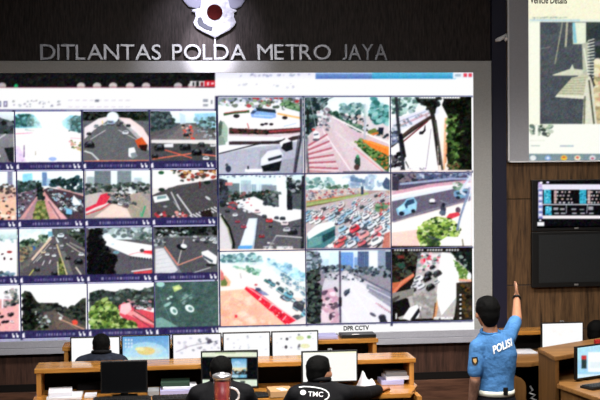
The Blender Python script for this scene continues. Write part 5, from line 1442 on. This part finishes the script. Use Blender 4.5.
# flat black box on the rear ledge
A, B = at(341.5, 335, 10.45), at(376, 335, 10.45)
o = Vector(((A.x + B.x) / 2, 10.52, ZR))
bx = thing('network_box', 'flat black box with a white mark on the rear console ledge', 'box', o)
MB(o).box(A.x, B.x, 10.44, 10.62, ZR + .001, ZR + .032, bevel=.004).build('case', M_['black'], bx)
q = at(355.5, 335, 10.44)
MB(o).prism([(q.x - .035, 10.4385), (q.x + .035, 10.4385), (q.x + .02, 10.46), (q.x - .02, 10.46)], ZR + .032, ZR + .036).build('mark', M_['white'], bx)
A, B = at(317, 333, 10.45), at(337.5, 333, 10.45)
o = Vector(((A.x + B.x) / 2, 10.52, ZR))
slabp = MB(o).box(A.x, B.x, 10.43, 10.62, ZR + .001, ZR + .03, bevel=.004).build('ledge_sheen', M_['lilac_paper'])  # pale slab added for the pinkish sheen on the ledge top
slabp.location = o
tag(slabp, 'low pale slab standing in for the sheen on the rear ledge beside the flat black box', 'sheen')

# crumpled sheet standing at the right of the blank monitor
q = at(369, 384.5, 9.42)
mb = MB(Vector((q.x, 9.42, DZ)))
g = {}
nx, ny = 14, 8
top = [0, .02, .06, .1, .135, .13, .1, .075, .06, .07, .065, .045, .02, .008, 0]
xa, xb = at(357, 384, 9.46).x, at(380, 384, 9.46).x
rr = random.Random(3)
for i in range(nx + 1):
    for j in range(ny + 1):
        f = math.sin(math.pi * min(1, (j / ny) * 1.0)) ** .7
        g[i, j] = mb.bm.verts.new(Vector((xa + (xb - xa) * i / nx + rr.uniform(-.004, .004), 9.44 + .14 * j / ny, DZ + .003 + top[i] * f * rr.uniform(.85, 1.0))) - mb.o)
for i in range(nx):
    for j in range(ny):
        mb.bm.faces.new((g[i, j], g[i + 1, j], g[i + 1, j + 1], g[i, j + 1]))
ob = mb.build('crumpled_paper', M_['paper'])
sm = ob.modifiers.new('s', 'SOLIDIFY'); sm.thickness = .0015
ob.location = (q.x, 9.42, DZ)
tag(ob, 'crumpled white sheet beside the blank monitor on the front console', 'paper')

# red box on the angled ledge
q = at(598.5, 343.5, 10.0)
rb = MB((q.x, 10.0, ZL)).box(q.x - .028, q.x + .05, 9.985, 10.04, ZL + .001, ZL + .036, bevel=.005).build('small_box', M_['red_shirt'])
rb.location = (q.x, 10.0, ZL)
tag(rb, 'small red box on the ledge of the angled right console', 'box')

# ------------------------------------------------------------------ glass mug of red tea
YM = 7.6
q = at(222, 373, YM)
mz = 1.15
o = Vector((q.x, YM, mz))
mg = thing('tea_mug', 'tall glass mug of red tea with a steel lid and pale handle', 'mug', o)
hgt = q.z - mz
MB().lathe([(.046, .002), (.05, .006), (.053, .06), (.056, hgt - .035), (.058, hgt - .03), (.054, hgt - .03), (.052, hgt - .035), (.049, .06), (.045, .012)], (0, 0, 0), 40).build('glass', M_['glass'], mg, True)
MB().lathe([(.044, .014), (.0485, .06), (.0512, hgt - .05)], (0, 0, 0), 40).build('tea', M_['tea'], mg, True)
MB().lathe([(.060, hgt - .032), (.062, hgt - .026), (.060, hgt - .012), (.045, hgt - .004), (.02, hgt - .002), (.018, hgt + .004), (.006, hgt + .006)], (0, 0, 0), 40).build('lid', M_['steel'], mg, True)
hp = []
for k in range(15):
    t = math.pi * (k / 14 - .5)
    hp.append((.054 + .052 * math.cos(t), 0, hgt - .145 + .048 * math.sin(t)))
MB().tube(hp, .0075, 10).build('handle', M_['ceramic'], mg, True)

# ------------------------------------------------------------------ people
def rot_to(d, up=(0, 0, 1)):
    y = Vector(d).normalized()
    x = y.cross(Vector(up)).normalized()
    z = x.cross(y)
    return Matrix((x, y, z)).transposed()


def head_shapes(mb, c, R, s=1.0):
    """skull, jaw, nose, ears and lips; +Y of R is where the face looks"""
    c = Vector(c)

    def b(p, r):
        mb.ball(c + R @ (Vector(p) * s), [k * s for k in r], R)
    b((0, -.008, .025), (.076, .094, .088))
    b((0, .018, -.03), (.062, .07, .072))
    b((0, .035, -.075), (.04, .045, .036))
    b((0, .092, -.012), (.013, .02, .024))
    b((0, .098, -.028), (.017, .014, .011))
    b((0, .078, -.057), (.024, .012, .009))
    b((0, .074, .018), (.052, .02, .012))
    for sx in (-1, 1):
        b((sx * .076, -.004, -.012), (.01, .02, .031))
        b((sx * .038, .062, -.025), (.026, .025, .028))


def face_bits(parent, c, R, s=1.0):
    c = Vector(c)
    for sx in (-1, 1):
        e = MB().ball(c + R @ (Vector((sx * .031, .078, .001)) * s), (.0125 * s,) * 3, None, 14).build('eye', M_['eye'], parent, True)
        MB().ball(c + R @ (Vector((sx * .031, .0885, .001)) * s), (.0055 * s, .003 * s, .0055 * s), R, 12).build('iris', M_['black'], e, True)


def hair_shapes(mb, c, R, s=1.0):
    c = Vector(c)

    def b(p, r):
        mb.ball(c + R @ (Vector(p) * s), [k * s for k in r], R)
    b((0, -.02, .034), (.086, .098, .092))
    b((0, -.052, -.01), (.075, .062, .078))
    b((0, -.06, -.055), (.058, .042, .046))
    b((0, .012, .078), (.066, .062, .040))
    for sx in (-1, 1):
        b((sx * .068, -.012, .022), (.016, .045, .04))
    rr = random.Random(5)
    for _ in range(26):
        u = Vector((rr.gauss(0, 1), rr.gauss(-.5, .8), abs(rr.gauss(.3, .8)))).normalized()
        b((u.x * .078, -.02 + u.y * .09, .034 + u.z * .084), (.013, .013, .013))


def hand_shapes(mb, w, d, n, thumb=1, curl=.25, s=1.0, spread=.06):
    """palm, four bent fingers of unequal length and a thumb; d points along the fingers, n out of the back of the hand"""
    w, d, n = Vector(w), Vector(d).normalized(), Vector(n)
    n = (n - d * n.dot(d)).normalized()
    sd = d.cross(n)
    R = Matrix((sd, d, n)).transposed()
    mb.ball(w + d * .046 * s, (.04 * s, .05 * s, .0155 * s), R)
    mb.capsule(w - d * .03 * s, w + d * .03 * s, .026 * s, .024 * s)
    for k, (off, L) in enumerate(((-.030, .058), (-.0105, .073), (.0095, .078), (.029, .068))):
        a = w + (d * .082 + sd * off) * s
        f1 = (d + sd * off * 2.2 * spread / .06 * .6 - n * curl * .5).normalized()
        f2 = (f1 - n * curl).normalized()
        f3 = (f2 - n * curl).normalized()
        p1 = a + f1 * L * .48 * s
        p2 = p1 + f2 * L * .32 * s
        p3 = p2 + f3 * L * .22 * s
        mb.capsule(a - d * .03 * s, p1, .0098 * s, .009 * s, 10)
        mb.capsule(p1, p2, .009 * s, .0082 * s, 10)
        mb.capsule(p2, p3, .0082 * s, .0072 * s, 10)
    a = w + (d * .022 + sd * .028 * thumb) * s
    t1 = (d * .75 + sd * .75 * thumb - n * .2).normalized()
    t2 = (d * .95 + sd * .35 * thumb - n * .25).normalized()
    p1 = a + t1 * .042 * s
    mb.capsule(a - t1 * .012 * s, p1, .0135 * s, .011 * s, 10)
    mb.capsule(p1, p1 + t2 * .028 * s, .0108 * s, .009 * s, 10)


def world_bvh(o):
    mw = o.parent.matrix_local @ o.matrix_local if o.parent else o.matrix_local
    vs = [mw @ v.co for v in o.data.vertices]
    return BVHTree.FromPolygons(vs, [tuple(p.vertices) for p in o.data.polygons]), mw


def print_on(name, cloth, thing_, pts_px, faces, m, off=.004, fit=False):
    """a flat print laid onto a garment; pts_px are where its corners are seen"""
    bvh, _ = world_bvh(cloth)
    inv = thing_.matrix_local.inverted()
    vs = []
    if fit:
        A, T = [], []
        xs_, ys_ = [q[0] for q in pts_px], [q[1] for q in pts_px]
        for x in np.linspace(min(xs_), max(xs_) - .8, 12):
            for y in np.linspace(min(ys_), max(ys_), 8):
                d = Vector(ray(x, y)).normalized()
                hit, nrm, i, dist = bvh.ray_cast(Vector((0, 0, H)), d)
                if hit is not None:
                    A.append((1, x - xs_[0], y - ys_[0], (x - xs_[0]) ** 2)); T.append(dist)
        A, T = np.array(A), np.array(T)
        for _ in range(4):
            k = np.linalg.lstsq(A, T, rcond=None)[0]
            r_ = T - A @ k
            g = np.abs(r_) < max(.012, 1.5 * np.abs(r_).mean())
            A, T = A[g], T[g]
        lift = max(0, -(T - A @ k).min()) + off
        for x, y in pts_px:
            dist = float(np.dot((1, x - xs_[0], y - ys_[0], (x - xs_[0]) ** 2), k)) - lift
            vs.append(inv @ (Vector((0, 0, H)) + Vector(ray(x, y)).normalized() * dist))
        pts_px = []
    for x, y in pts_px:
        d = Vector(ray(x, y)).normalized()
        hit, nrm, i, dist = bvh.ray_cast(Vector((0, 0, H)), d)
        if hit is None:
            hit, nrm, i, dist = bvh.find_nearest(Vector((0, 0, H)) + d * (thing_.location.y / d.y))
        if nrm.dot(d) > 0:
            nrm = -nrm
        vs.append(inv @ (hit + nrm * off))
    me = bpy.data.meshes.new(name)
    me.from_pydata([tuple(v) for v in vs], [], faces)
    return link(name, me, m, thing_)


def text_print(name, txt, cloth, thing_, bl, wv, hv, m, weight=0.0):
    cu = bpy.data.curves.new('t', 'FONT')
    cu.body = txt
    cu.size = 1
    cu.offset = weight
    cu.resolution_u = 3
    o = bpy.data.objects.new('t', cu)
    COL.objects.link(o)
    dg = bpy.context.evaluated_depsgraph_get(); dg.update()
    me = bpy.data.meshes.new_from_object(o.evaluated_get(dg))
    bpy.data.objects.remove(o)
    lo, hi, a = bounds(me)
    s = (a[:, 0] - lo[0]) / (hi[0] - lo[0])
    t = (a[:, 1] - lo[1]) / (hi[1] - lo[1])
    pts = [(bl[0] + wv[0] * i + hv[0] * j, bl[1] + wv[1] * i + hv[1] * j) for i, j in zip(s, t)]
    return print_on(name, cloth, thing_, pts, [tuple(p.vertices) for p in me.polygons], m, .003, True)


# --- the officer, pointing at the video wall
OY_ = 9.2
ob_ = at(497, 391, OY_)
off = Vector((ob_.x, OY_, 0))
officer = thing('person', 'person in a blue polo shirt standing with one arm raised towards the screens', 'person', off)


def P(x, y, dy=0.0):
    return at(x, y, OY_ + dy) - off


Rh = rot_to((-.14, .98, -.05))
hc = P(486.8, 312.6, .02)
tw = -.22          # trunk turned a little to the right
mb = MB()
head_shapes(mb, hc, Rh, 1.06)
mb.capsule(P(489.5, 323, .0), P(491, 336, -.01), .054, .062)
trunk = [(P(492, 333), .085, .07, tw), (P(493.5, 342), .145, .095, tw), (P(495.5, 354), .158, .112, tw), (P(496.5, 368), .14, .105, tw), (P(496, 380), .128, .1, tw), (P(496, 391), .128, .1, tw), (P(496.5, 402), .15, .115, tw), (P(497, 412), .14, .11, tw)]
mb.loft(trunk)
ls, le, lw = P(477.5, 347, -.03), P(475, 380, -.05), P(471.5, 410, .02)
rs, re, rw = P(508, 338, .06), P(516.8, 318, .25), P(516.8, 298.5, .42)
mb.capsule(ls, le, .05, .041); mb.capsule(le, lw, .042, .028)
mb.capsule(P(487, 342, -.01), ls, .06, .055)
mb.capsule(rs, re, .05, .042); mb.capsule(re, rw, .0415, .027)
mb.capsule(P(497, 340, .02), rs, .065, .056)
hand_shapes(mb, lw, (lw - le) + Vector((0, .1, 0)), (-1, .2, 0), thumb=-1, curl=.35)
hd = P(516, 281, .50) - rw
hand_shapes(mb, rw, hd, (.95, -.15, 0), thumb=-1, curl=.12, s=.97, spread=.02)
for sx, px_ in ((-1, 489.5), (1, 504)):
    hip = P(px_, 408, 0); hip.z = .86
    knee = Vector((hip.x + sx * .01, hip.y + .02, .47)); ank = Vector((hip.x + sx * .02, hip.y - .02, .09))
    mb.capsule(hip, knee, .08, .056); mb.capsule(knee, ank, .055, .038)
    mb.capsule(ank + Vector((0, -.02, -.045)), ank + Vector((sx * .02, .15, -.055)), .036, .03)
body = mb.fuse('body', M_['skin'], officer, .0058, 3)
mb = MB(); hair_shapes(mb, hc, Rh, 1.1); mb.fuse('hair', M_['hair'], officer, .007, 9)
face_bits(officer, hc, Rh, 1.06)
# shirt
mb = MB()
mb.loft([(c + Vector((0, 0, .006)), a + .013, b + .015, w) for c, a, b, w in trunk[:-2]][0:])
mb.capsule(P(487, 341, -.01), ls, .068, .066)
mb.capsule(ls, P(475.3, 371, -.045), .066, .062)
mb.capsule(P(497, 339, .02), rs, .075, .066)
mb.capsule(rs, P(515, 322, .215), .064, .056)
shirt = mb.fuse('shirt', M_['shirt'], officer, .009, 5)
# hem ring rests in the belt, cut sleeves show the arms
mb = MB()
for k in range(2):
    pass
cr = []
for k in range(25):
    t = -math.pi * .5 + 2 * math.pi * k / 24
    c = P(490, 331.5, -.004)
    cr.append(c + Vector((.070 * math.cos(t), .066 * math.sin(t), .014 * math.sin(t))))
MB().tube(cr, .013, 10).build('collar', M_['collar'], officer, True)
bt = []
mb = MB()
c0 = P(496, 391.8)
prev = None
rings = []
for k in range(48):
    t = 2 * math.pi * k / 48
    R2 = Matrix.Rotation(tw, 3, 'Z')
    d = R2 @ Vector((.147 * math.cos(t), .121 * math.sin(t), 0))
    rings.append([mb.bm.verts.new(c0 + d * f + Vector((0, 0, z))) for f, z in ((1, -.021), (1, .021), (.93, .021), (.93, -.021))])
for k in range(48):
    a, b = rings[k], rings[(k + 1) % 48]
    for i in range(4):
        mb.bm.faces.new((a[i], b[i], b[(i + 1) % 4], a[(i + 1) % 4]))
mb.build('belt', M_['belt'], officer, True)
q = P(505.5, 391.3, -.12)
MB().box(q.x - .018, q.x + .018, q.y - .012, q.y + .03, q.z - .03, q.z + .03, bevel=.004).build('pouch', M_['black'], officer)
# trousers and shoes
mb = MB()
mb.loft([(P(496.3, 394.5), .141, .114, tw), (P(496.5, 402), .162, .127, tw), (P(497, 412), .155, .122, tw), (P(497, 420), .13, .1, tw)])
for sx, px_ in ((-1, 489.5), (1, 504)):
    hip = P(px_, 408, 0); hip.z = .86
    knee = Vector((hip.x + sx * .01, hip.y + .02, .47)); ank = Vector((hip.x + sx * .02, hip.y - .02, .1))
    mb.capsule(hip, knee, .092, .072); mb.capsule(knee, ank, .072, .064)
mb.fuse('trousers', M_['trousers'], officer, .012, 4)
for sx, px_ in ((-1, 489.5), (1, 504)):
    hip = P(px_, 408, 0)
    x, y = hip.x + sx * .02, hip.y - .02
    MB().capsule((x, y - .03, .05), (x + sx * .02, y + .16, .042), .049, .041).ball((x, y + .05, .024), (.048, .14, .022)).fuse('shoe', M_['shoe'], officer, .01, 2)
# watch
wc = P(516.8, 298, .41)
ax = (rw - re).normalized()
u = ax.cross(Vector((0, 0, 1))).normalized(); v = ax.cross(u)
MB().tube([wc + (u * math.cos(t) + v * math.sin(t)) * .029 for t in np.linspace(0, 2 * np.pi, 25)], .0085, 8).build('wristwatch', M_['black'], officer, True)
# prints
text_print('lettering', 'POLISI', shirt, officer, (493.8, 354.2), (18.6, -8.4), (-1.2, -8.2), M_['print'], .03)
bp = [(472.0, 357.5), (477.4, 356.6), (478.2, 361), (477.4, 364), (475.2, 366), (472.8, 364.6), (472, 361)]
print_on('sleeve_badge', shirt, officer, bp, [tuple(range(len(bp)))], M_['black'])
bp = [(473.5, 358.8), (476.4, 358.4), (476.6, 361.4), (475.2, 363.6), (473.8, 362)]
print_on('badge_crest', shirt, officer, bp, [tuple(range(len(bp)))], M_['gold'], .0065)
# dark patterned forearm skin
mb = MB(); mb.capsule(le + (lw - le) * .02, le + (lw - le) * .8, .0445, .034); mb.fuse('tattooed_forearm', M_['skin_arm'], officer, .008, 2)


# --- seated people
def seated(label, hx_, hy_, Y, yaw, cloth, scale=1.0, rhand=None, lhand=None, look=0.0, collar=None, desk=DZ, lean=0.0, sk='skin', chair='', tuck=.81):
    top = at(hx_, hy_, Y)
    seat = top.z - tuck * scale
    o = Vector((top.x, Y, 0))
    t = thing('person', label, 'person', o)
    t.rotation_euler = (0, 0, yaw)
    Ri = Matrix.Rotation(-yaw, 3, 'Z')
    hcn = Vector((0, .0, top.z - .128 * scale))
    R = Matrix.Rotation(look, 3, 'Z')
    zs = lambda f: seat + f * scale
    mb = MB()
    head_shapes(mb, hcn, R, scale)
    mb.capsule((0, -.03, zs(.6)), (0, -.012, zs(.70)), .058 * scale, .052 * scale)
    tr = [((0, -.05, seat - .05), .15, .13, 0), ((0, -.055, zs(.08)), .165, .135, 0), ((0, -.06, zs(.22)), .145, .115, 0), ((0, -.05, zs(.38)), .165, .12, 0), ((0, -.04, zs(.5)), .175, .11, 0), ((0, -.035, zs(.575)), .12, .085, 0), ((0, -.03, zs(.62)), .07, .065, 0)]
    mb.loft(tr)
    sh = {}
    for sx, tgt in ((-1, lhand), (1, rhand)):
        s_ = Vector((sx * .175 * scale, -.035, zs(.52)))
        if tgt is None:
            w = Vector((sx * .17, .36, max(desk + .03, seat + .2)))
        else:
            w = Ri @ (Vector(tgt) - o)
        dist = (w - s_).length
        mid = (s_ + w) / 2
        drop = max(.02, math.sqrt(max(.0, .28 ** 2 - (dist / 2) ** 2)))
        e = mid + (Vector((sx * .55, -.2, -.8)).normalized() * drop)
        sh[sx] = (s_, e, w)
        mb.capsule(s_, e, .052, .043); mb.capsule(e, w, .042, .028)
        mb.capsule((sx * .06, -.035, zs(.545)), s_, .062, .056)
        hand_shapes(mb, w, (w - e) * Vector((1, 1, .2)), (0, 0, 1), thumb=-sx, curl=.3)
    lg = {}
    for sx in (-1, 1):
        hip = Vector((sx * .09, -.02, seat + .07)); knee = Vector((sx * .13, .40, seat + .06)); ank = Vector((sx * .13, .42, .1))
        lg[sx] = (hip, knee, ank)
        mb.capsule(hip, knee, .078, .055); mb.capsule(knee, ank, .054, .038); mb.capsule(ank + Vector((0, -.02, -.055)), ank + Vector((0, .14, -.06)), .035, .03)
    mb.fuse('body', M_[sk], t, .008, 3)
    mb = MB(); hair_shapes(mb, hcn, R, scale); mb.fuse('hair', M_['hair'], t, .008, 8)
    face_bits(t, hcn, R, scale)
    mb = MB()
    mb.loft([(c, a + .018, b + .018, w) for c, a, b, w in tr[1:]])
    for sx in (-1, 1):
        s_, e, w = sh[sx]
        mb.capsule((sx * .05, -.035, zs(.555)), s_, .068, .072)
        mb.capsule(s_, e, .069, .058); mb.capsule(e, e + (w - e) * .86, .056, .044)
    j = mb.fuse('jacket', cloth, t, .010, 5)
    cr = [(.07 * math.cos(k), -.028 + .066 * math.sin(k), zs(.63) - .012 * math.sin(k)) for k in np.linspace(0, 2 * np.pi, 25)]
    MB().tube(cr, .016, 10).build('collar', collar or cloth, t, True)
    mb = MB()
    mb.loft([((0, -.05, seat + .005), .165, .145, 0), ((0, -.055, zs(.1)), .178, .15, 0), ((0, -.055, zs(.14)), .172, .145, 0)])
    for sx in (-1, 1):
        hip, knee, ank = lg[sx]
        mb.capsule(hip, knee, .09, .07); mb.capsule(knee, ank + Vector((0, 0, .02)), .069, .056)
    mb.fuse('trousers', M_['trousers'], t, .013, 4)
    for sx in (-1, 1):
        a = lg[sx][2]
        MB().capsule(a + Vector((0, -.03, -.052)), a + Vector((0, .15, -.058)), .047, .04).fuse('shoe', M_['shoe'], t, .012, 2)
    # chair under them
    ch = thing('office_chair', chair, 'chair', o, 'office chairs under the seated people')
    ch.rotation_euler = (0, 0, yaw)
    sz = seat - .012
    MB().box(-.22, .22, -.25, .22, sz - .07, sz, bevel=.025).build('seat', M_['jacket'], ch)
    MB().box(-.19, .19, -.285, -.245, sz + .06, sz + .36, bevel=.018).build('backrest', M_['jacket'], ch)
    MB().box(-.03, .03, -.275, -.255, sz - .06, sz + .1).build('back_bar', M_['black'], ch)
    MB().lathe([(.03, .09), (.03, sz - .06)], (0, 0, 0), 16).build('column', M_['grille'], ch, True)
    for k in range(5):
        a = 2 * math.pi * k / 5 + .3
        l_ = MB().tube([(0, 0, .1), (.27 * math.cos(a), .27 * math.sin(a), .062)], [.022, .015], 8).build('leg', M_['black'], ch)
        MB().ball((.27 * math.cos(a), .27 * math.sin(a), .026), (.026, .026, .026), None, 12).build('caster', M_['black'], l_, True)
    return t, j


seated('person with black hair seated before the left white monitor of the rear row', 101.3, 332.6, 10.04, 0.0, M_['navyshirt'], .87, collar=M_['jacket'], rhand=(-.28, 10.22, .955), lhand=(-.76, 10.22, .955), chair='black office chair under the man at the rear row of monitors')
tm, jk = seated('person in a black jacket printed in white, seated at the blank white monitor', 319.5, 354.3, 8.72, -.06, M_['jacket'], 1.0, rhand=(at(380, 389.5, 9.27)), look=-.75, chair='black office chair under the man at the blank front monitor')
seated('person with dark round hair seated behind the glass tea mug', 220.8, 354.6, 8.72, 0.0, M_['jacket'], .97, chair='black office chair under the man behind the tea mug')
seated('person with black hair and a red shirt, cut by the right edge of the picture', 598, 319.2, 10.62, -.9, M_['red_shirt'], .96, tuck=.87, rhand=(4.5, 10.5, .9), lhand=(4.3, 10.7, .9), look=-.2, chair='black office chair under the man at the right edge')
# white print on the jacket
text_print('lettering', 'TMC', jk, tm, (308, 396.2), (15.0, .6), (.3, -4.9), M_['print'], .012)
n = 14
bp = [(303.2 + 3.1 * math.cos(t), 392.6 + 2.6 * math.sin(t)) for t in np.linspace(0, 2 * np.pi, n + 1)[:-1]]
print_on('crest', jk, tm, bp, [tuple(range(n))], M_['print'])
path = [(299, 387.6), (304, 386.8), (310, 386.9), (316, 387.6), (321, 388.6), (325.5, 390.4), (328.4, 393), (329, 396), (327.4, 398.6), (324.5, 399.8)]
pp, ff = [], []
for i, (x, y) in enumerate(path):
    j0, j1 = path[max(i - 1, 0)], path[min(i + 1, len(path) - 1)]
    dx, dy = j1[0] - j0[0], j1[1] - j0[1]
    l_ = math.hypot(dx, dy)
    pp += [(x - dy / l_ * .55, y + dx / l_ * .55), (x + dy / l_ * .55, y - dx / l_ * .55)]
    if i:
        ff.append((2 * i - 2, 2 * i, 2 * i + 1, 2 * i - 1))
print_on('swoosh', jk, tm, pp, ff, M_['print'])

# ------------------------------------------------------------------ light
def area(name, loc, target, sx, sy, watts, color=(1, 1, 1), spread=180):
    d = bpy.data.lights.new(name, 'AREA')
    d.shape = 'RECTANGLE'; d.size = sx; d.size_y = sy; d.energy = watts; d.color = color
    d.spread = math.radians(spread)
    o = bpy.data.objects.new(name, d)
    COL.objects.link(o)
    o.location = loc
    v = Vector(target) - Vector(loc)
    o.rotation_euler = v.to_track_quat('-Z', 'Y').to_euler()
    return o


area('ceiling_panel_light', (0.0, 8.2, CEIL - .05), (0.0, 8.9, 0), 1.6, .8, 75, (1, .96, .9), 110)
area('ceiling_panel_light', (2.2, 8.2, CEIL - .05), (2.2, 8.9, 0), 1.6, .8, 75, (1, .96, .9), 110)
area('ceiling_panel_light', (4.2, 8.6, CEIL - .05), (4.2, 9.3, 0), 1.4, .8, 50, (1, .94, .86), 110)
area('ceiling_panel_light', (0.6, 4.6, CEIL - .05), (1.4, 9.6, 0.6), 1.8, 1.0, 135, (1, .98, .95), 100)
sp = bpy.data.lights.new('emblem_spotlight', 'SPOT')
sp.energy = 110; sp.color = (.86, .84, 1); sp.spot_size = math.radians(58); sp.spot_blend = .9; sp.shadow_soft_size = .06
so = bpy.data.objects.new('emblem_spotlight', sp)
COL.objects.link(so)
so.location = (.45, 10.0, CEIL - .06)
so.rotation_euler = (Vector((.40, 11.04, 3.82)) - so.location).to_track_quat('-Z', 'Y').to_euler()

s2 = bpy.data.lights.new('added_hotspot_light', 'SPOT')  # added spot that makes the hot patch on the wall under the emblem
s2.energy = 400; s2.color = (.9, .86, 1); s2.spot_size = math.radians(25); s2.spot_blend = 1.0; s2.shadow_soft_size = .03
o2 = bpy.data.objects.new('added_hotspot_light', s2)
COL.objects.link(o2)
o2.location = (.30, 9.9, CEIL - .06)
o2.rotation_euler = (at(209, 49, 11.03) - o2.location).to_track_quat('-Z', 'Y').to_euler()
w = bpy.data.worlds.new('world')
sc.world = w
w.use_nodes = True
w.node_tree.nodes['Background'].inputs['Color'].default_value = (.02, .02, .022, 1)
w.node_tree.nodes['Background'].inputs['Strength'].default_value = 1.0

sc.view_settings.view_transform = 'Standard'
sc.view_settings.look = 'None'
sc.view_settings.exposure = 0.0
sc.view_settings.gamma = 1.0
sc.view_settings.use_curve_mapping = False
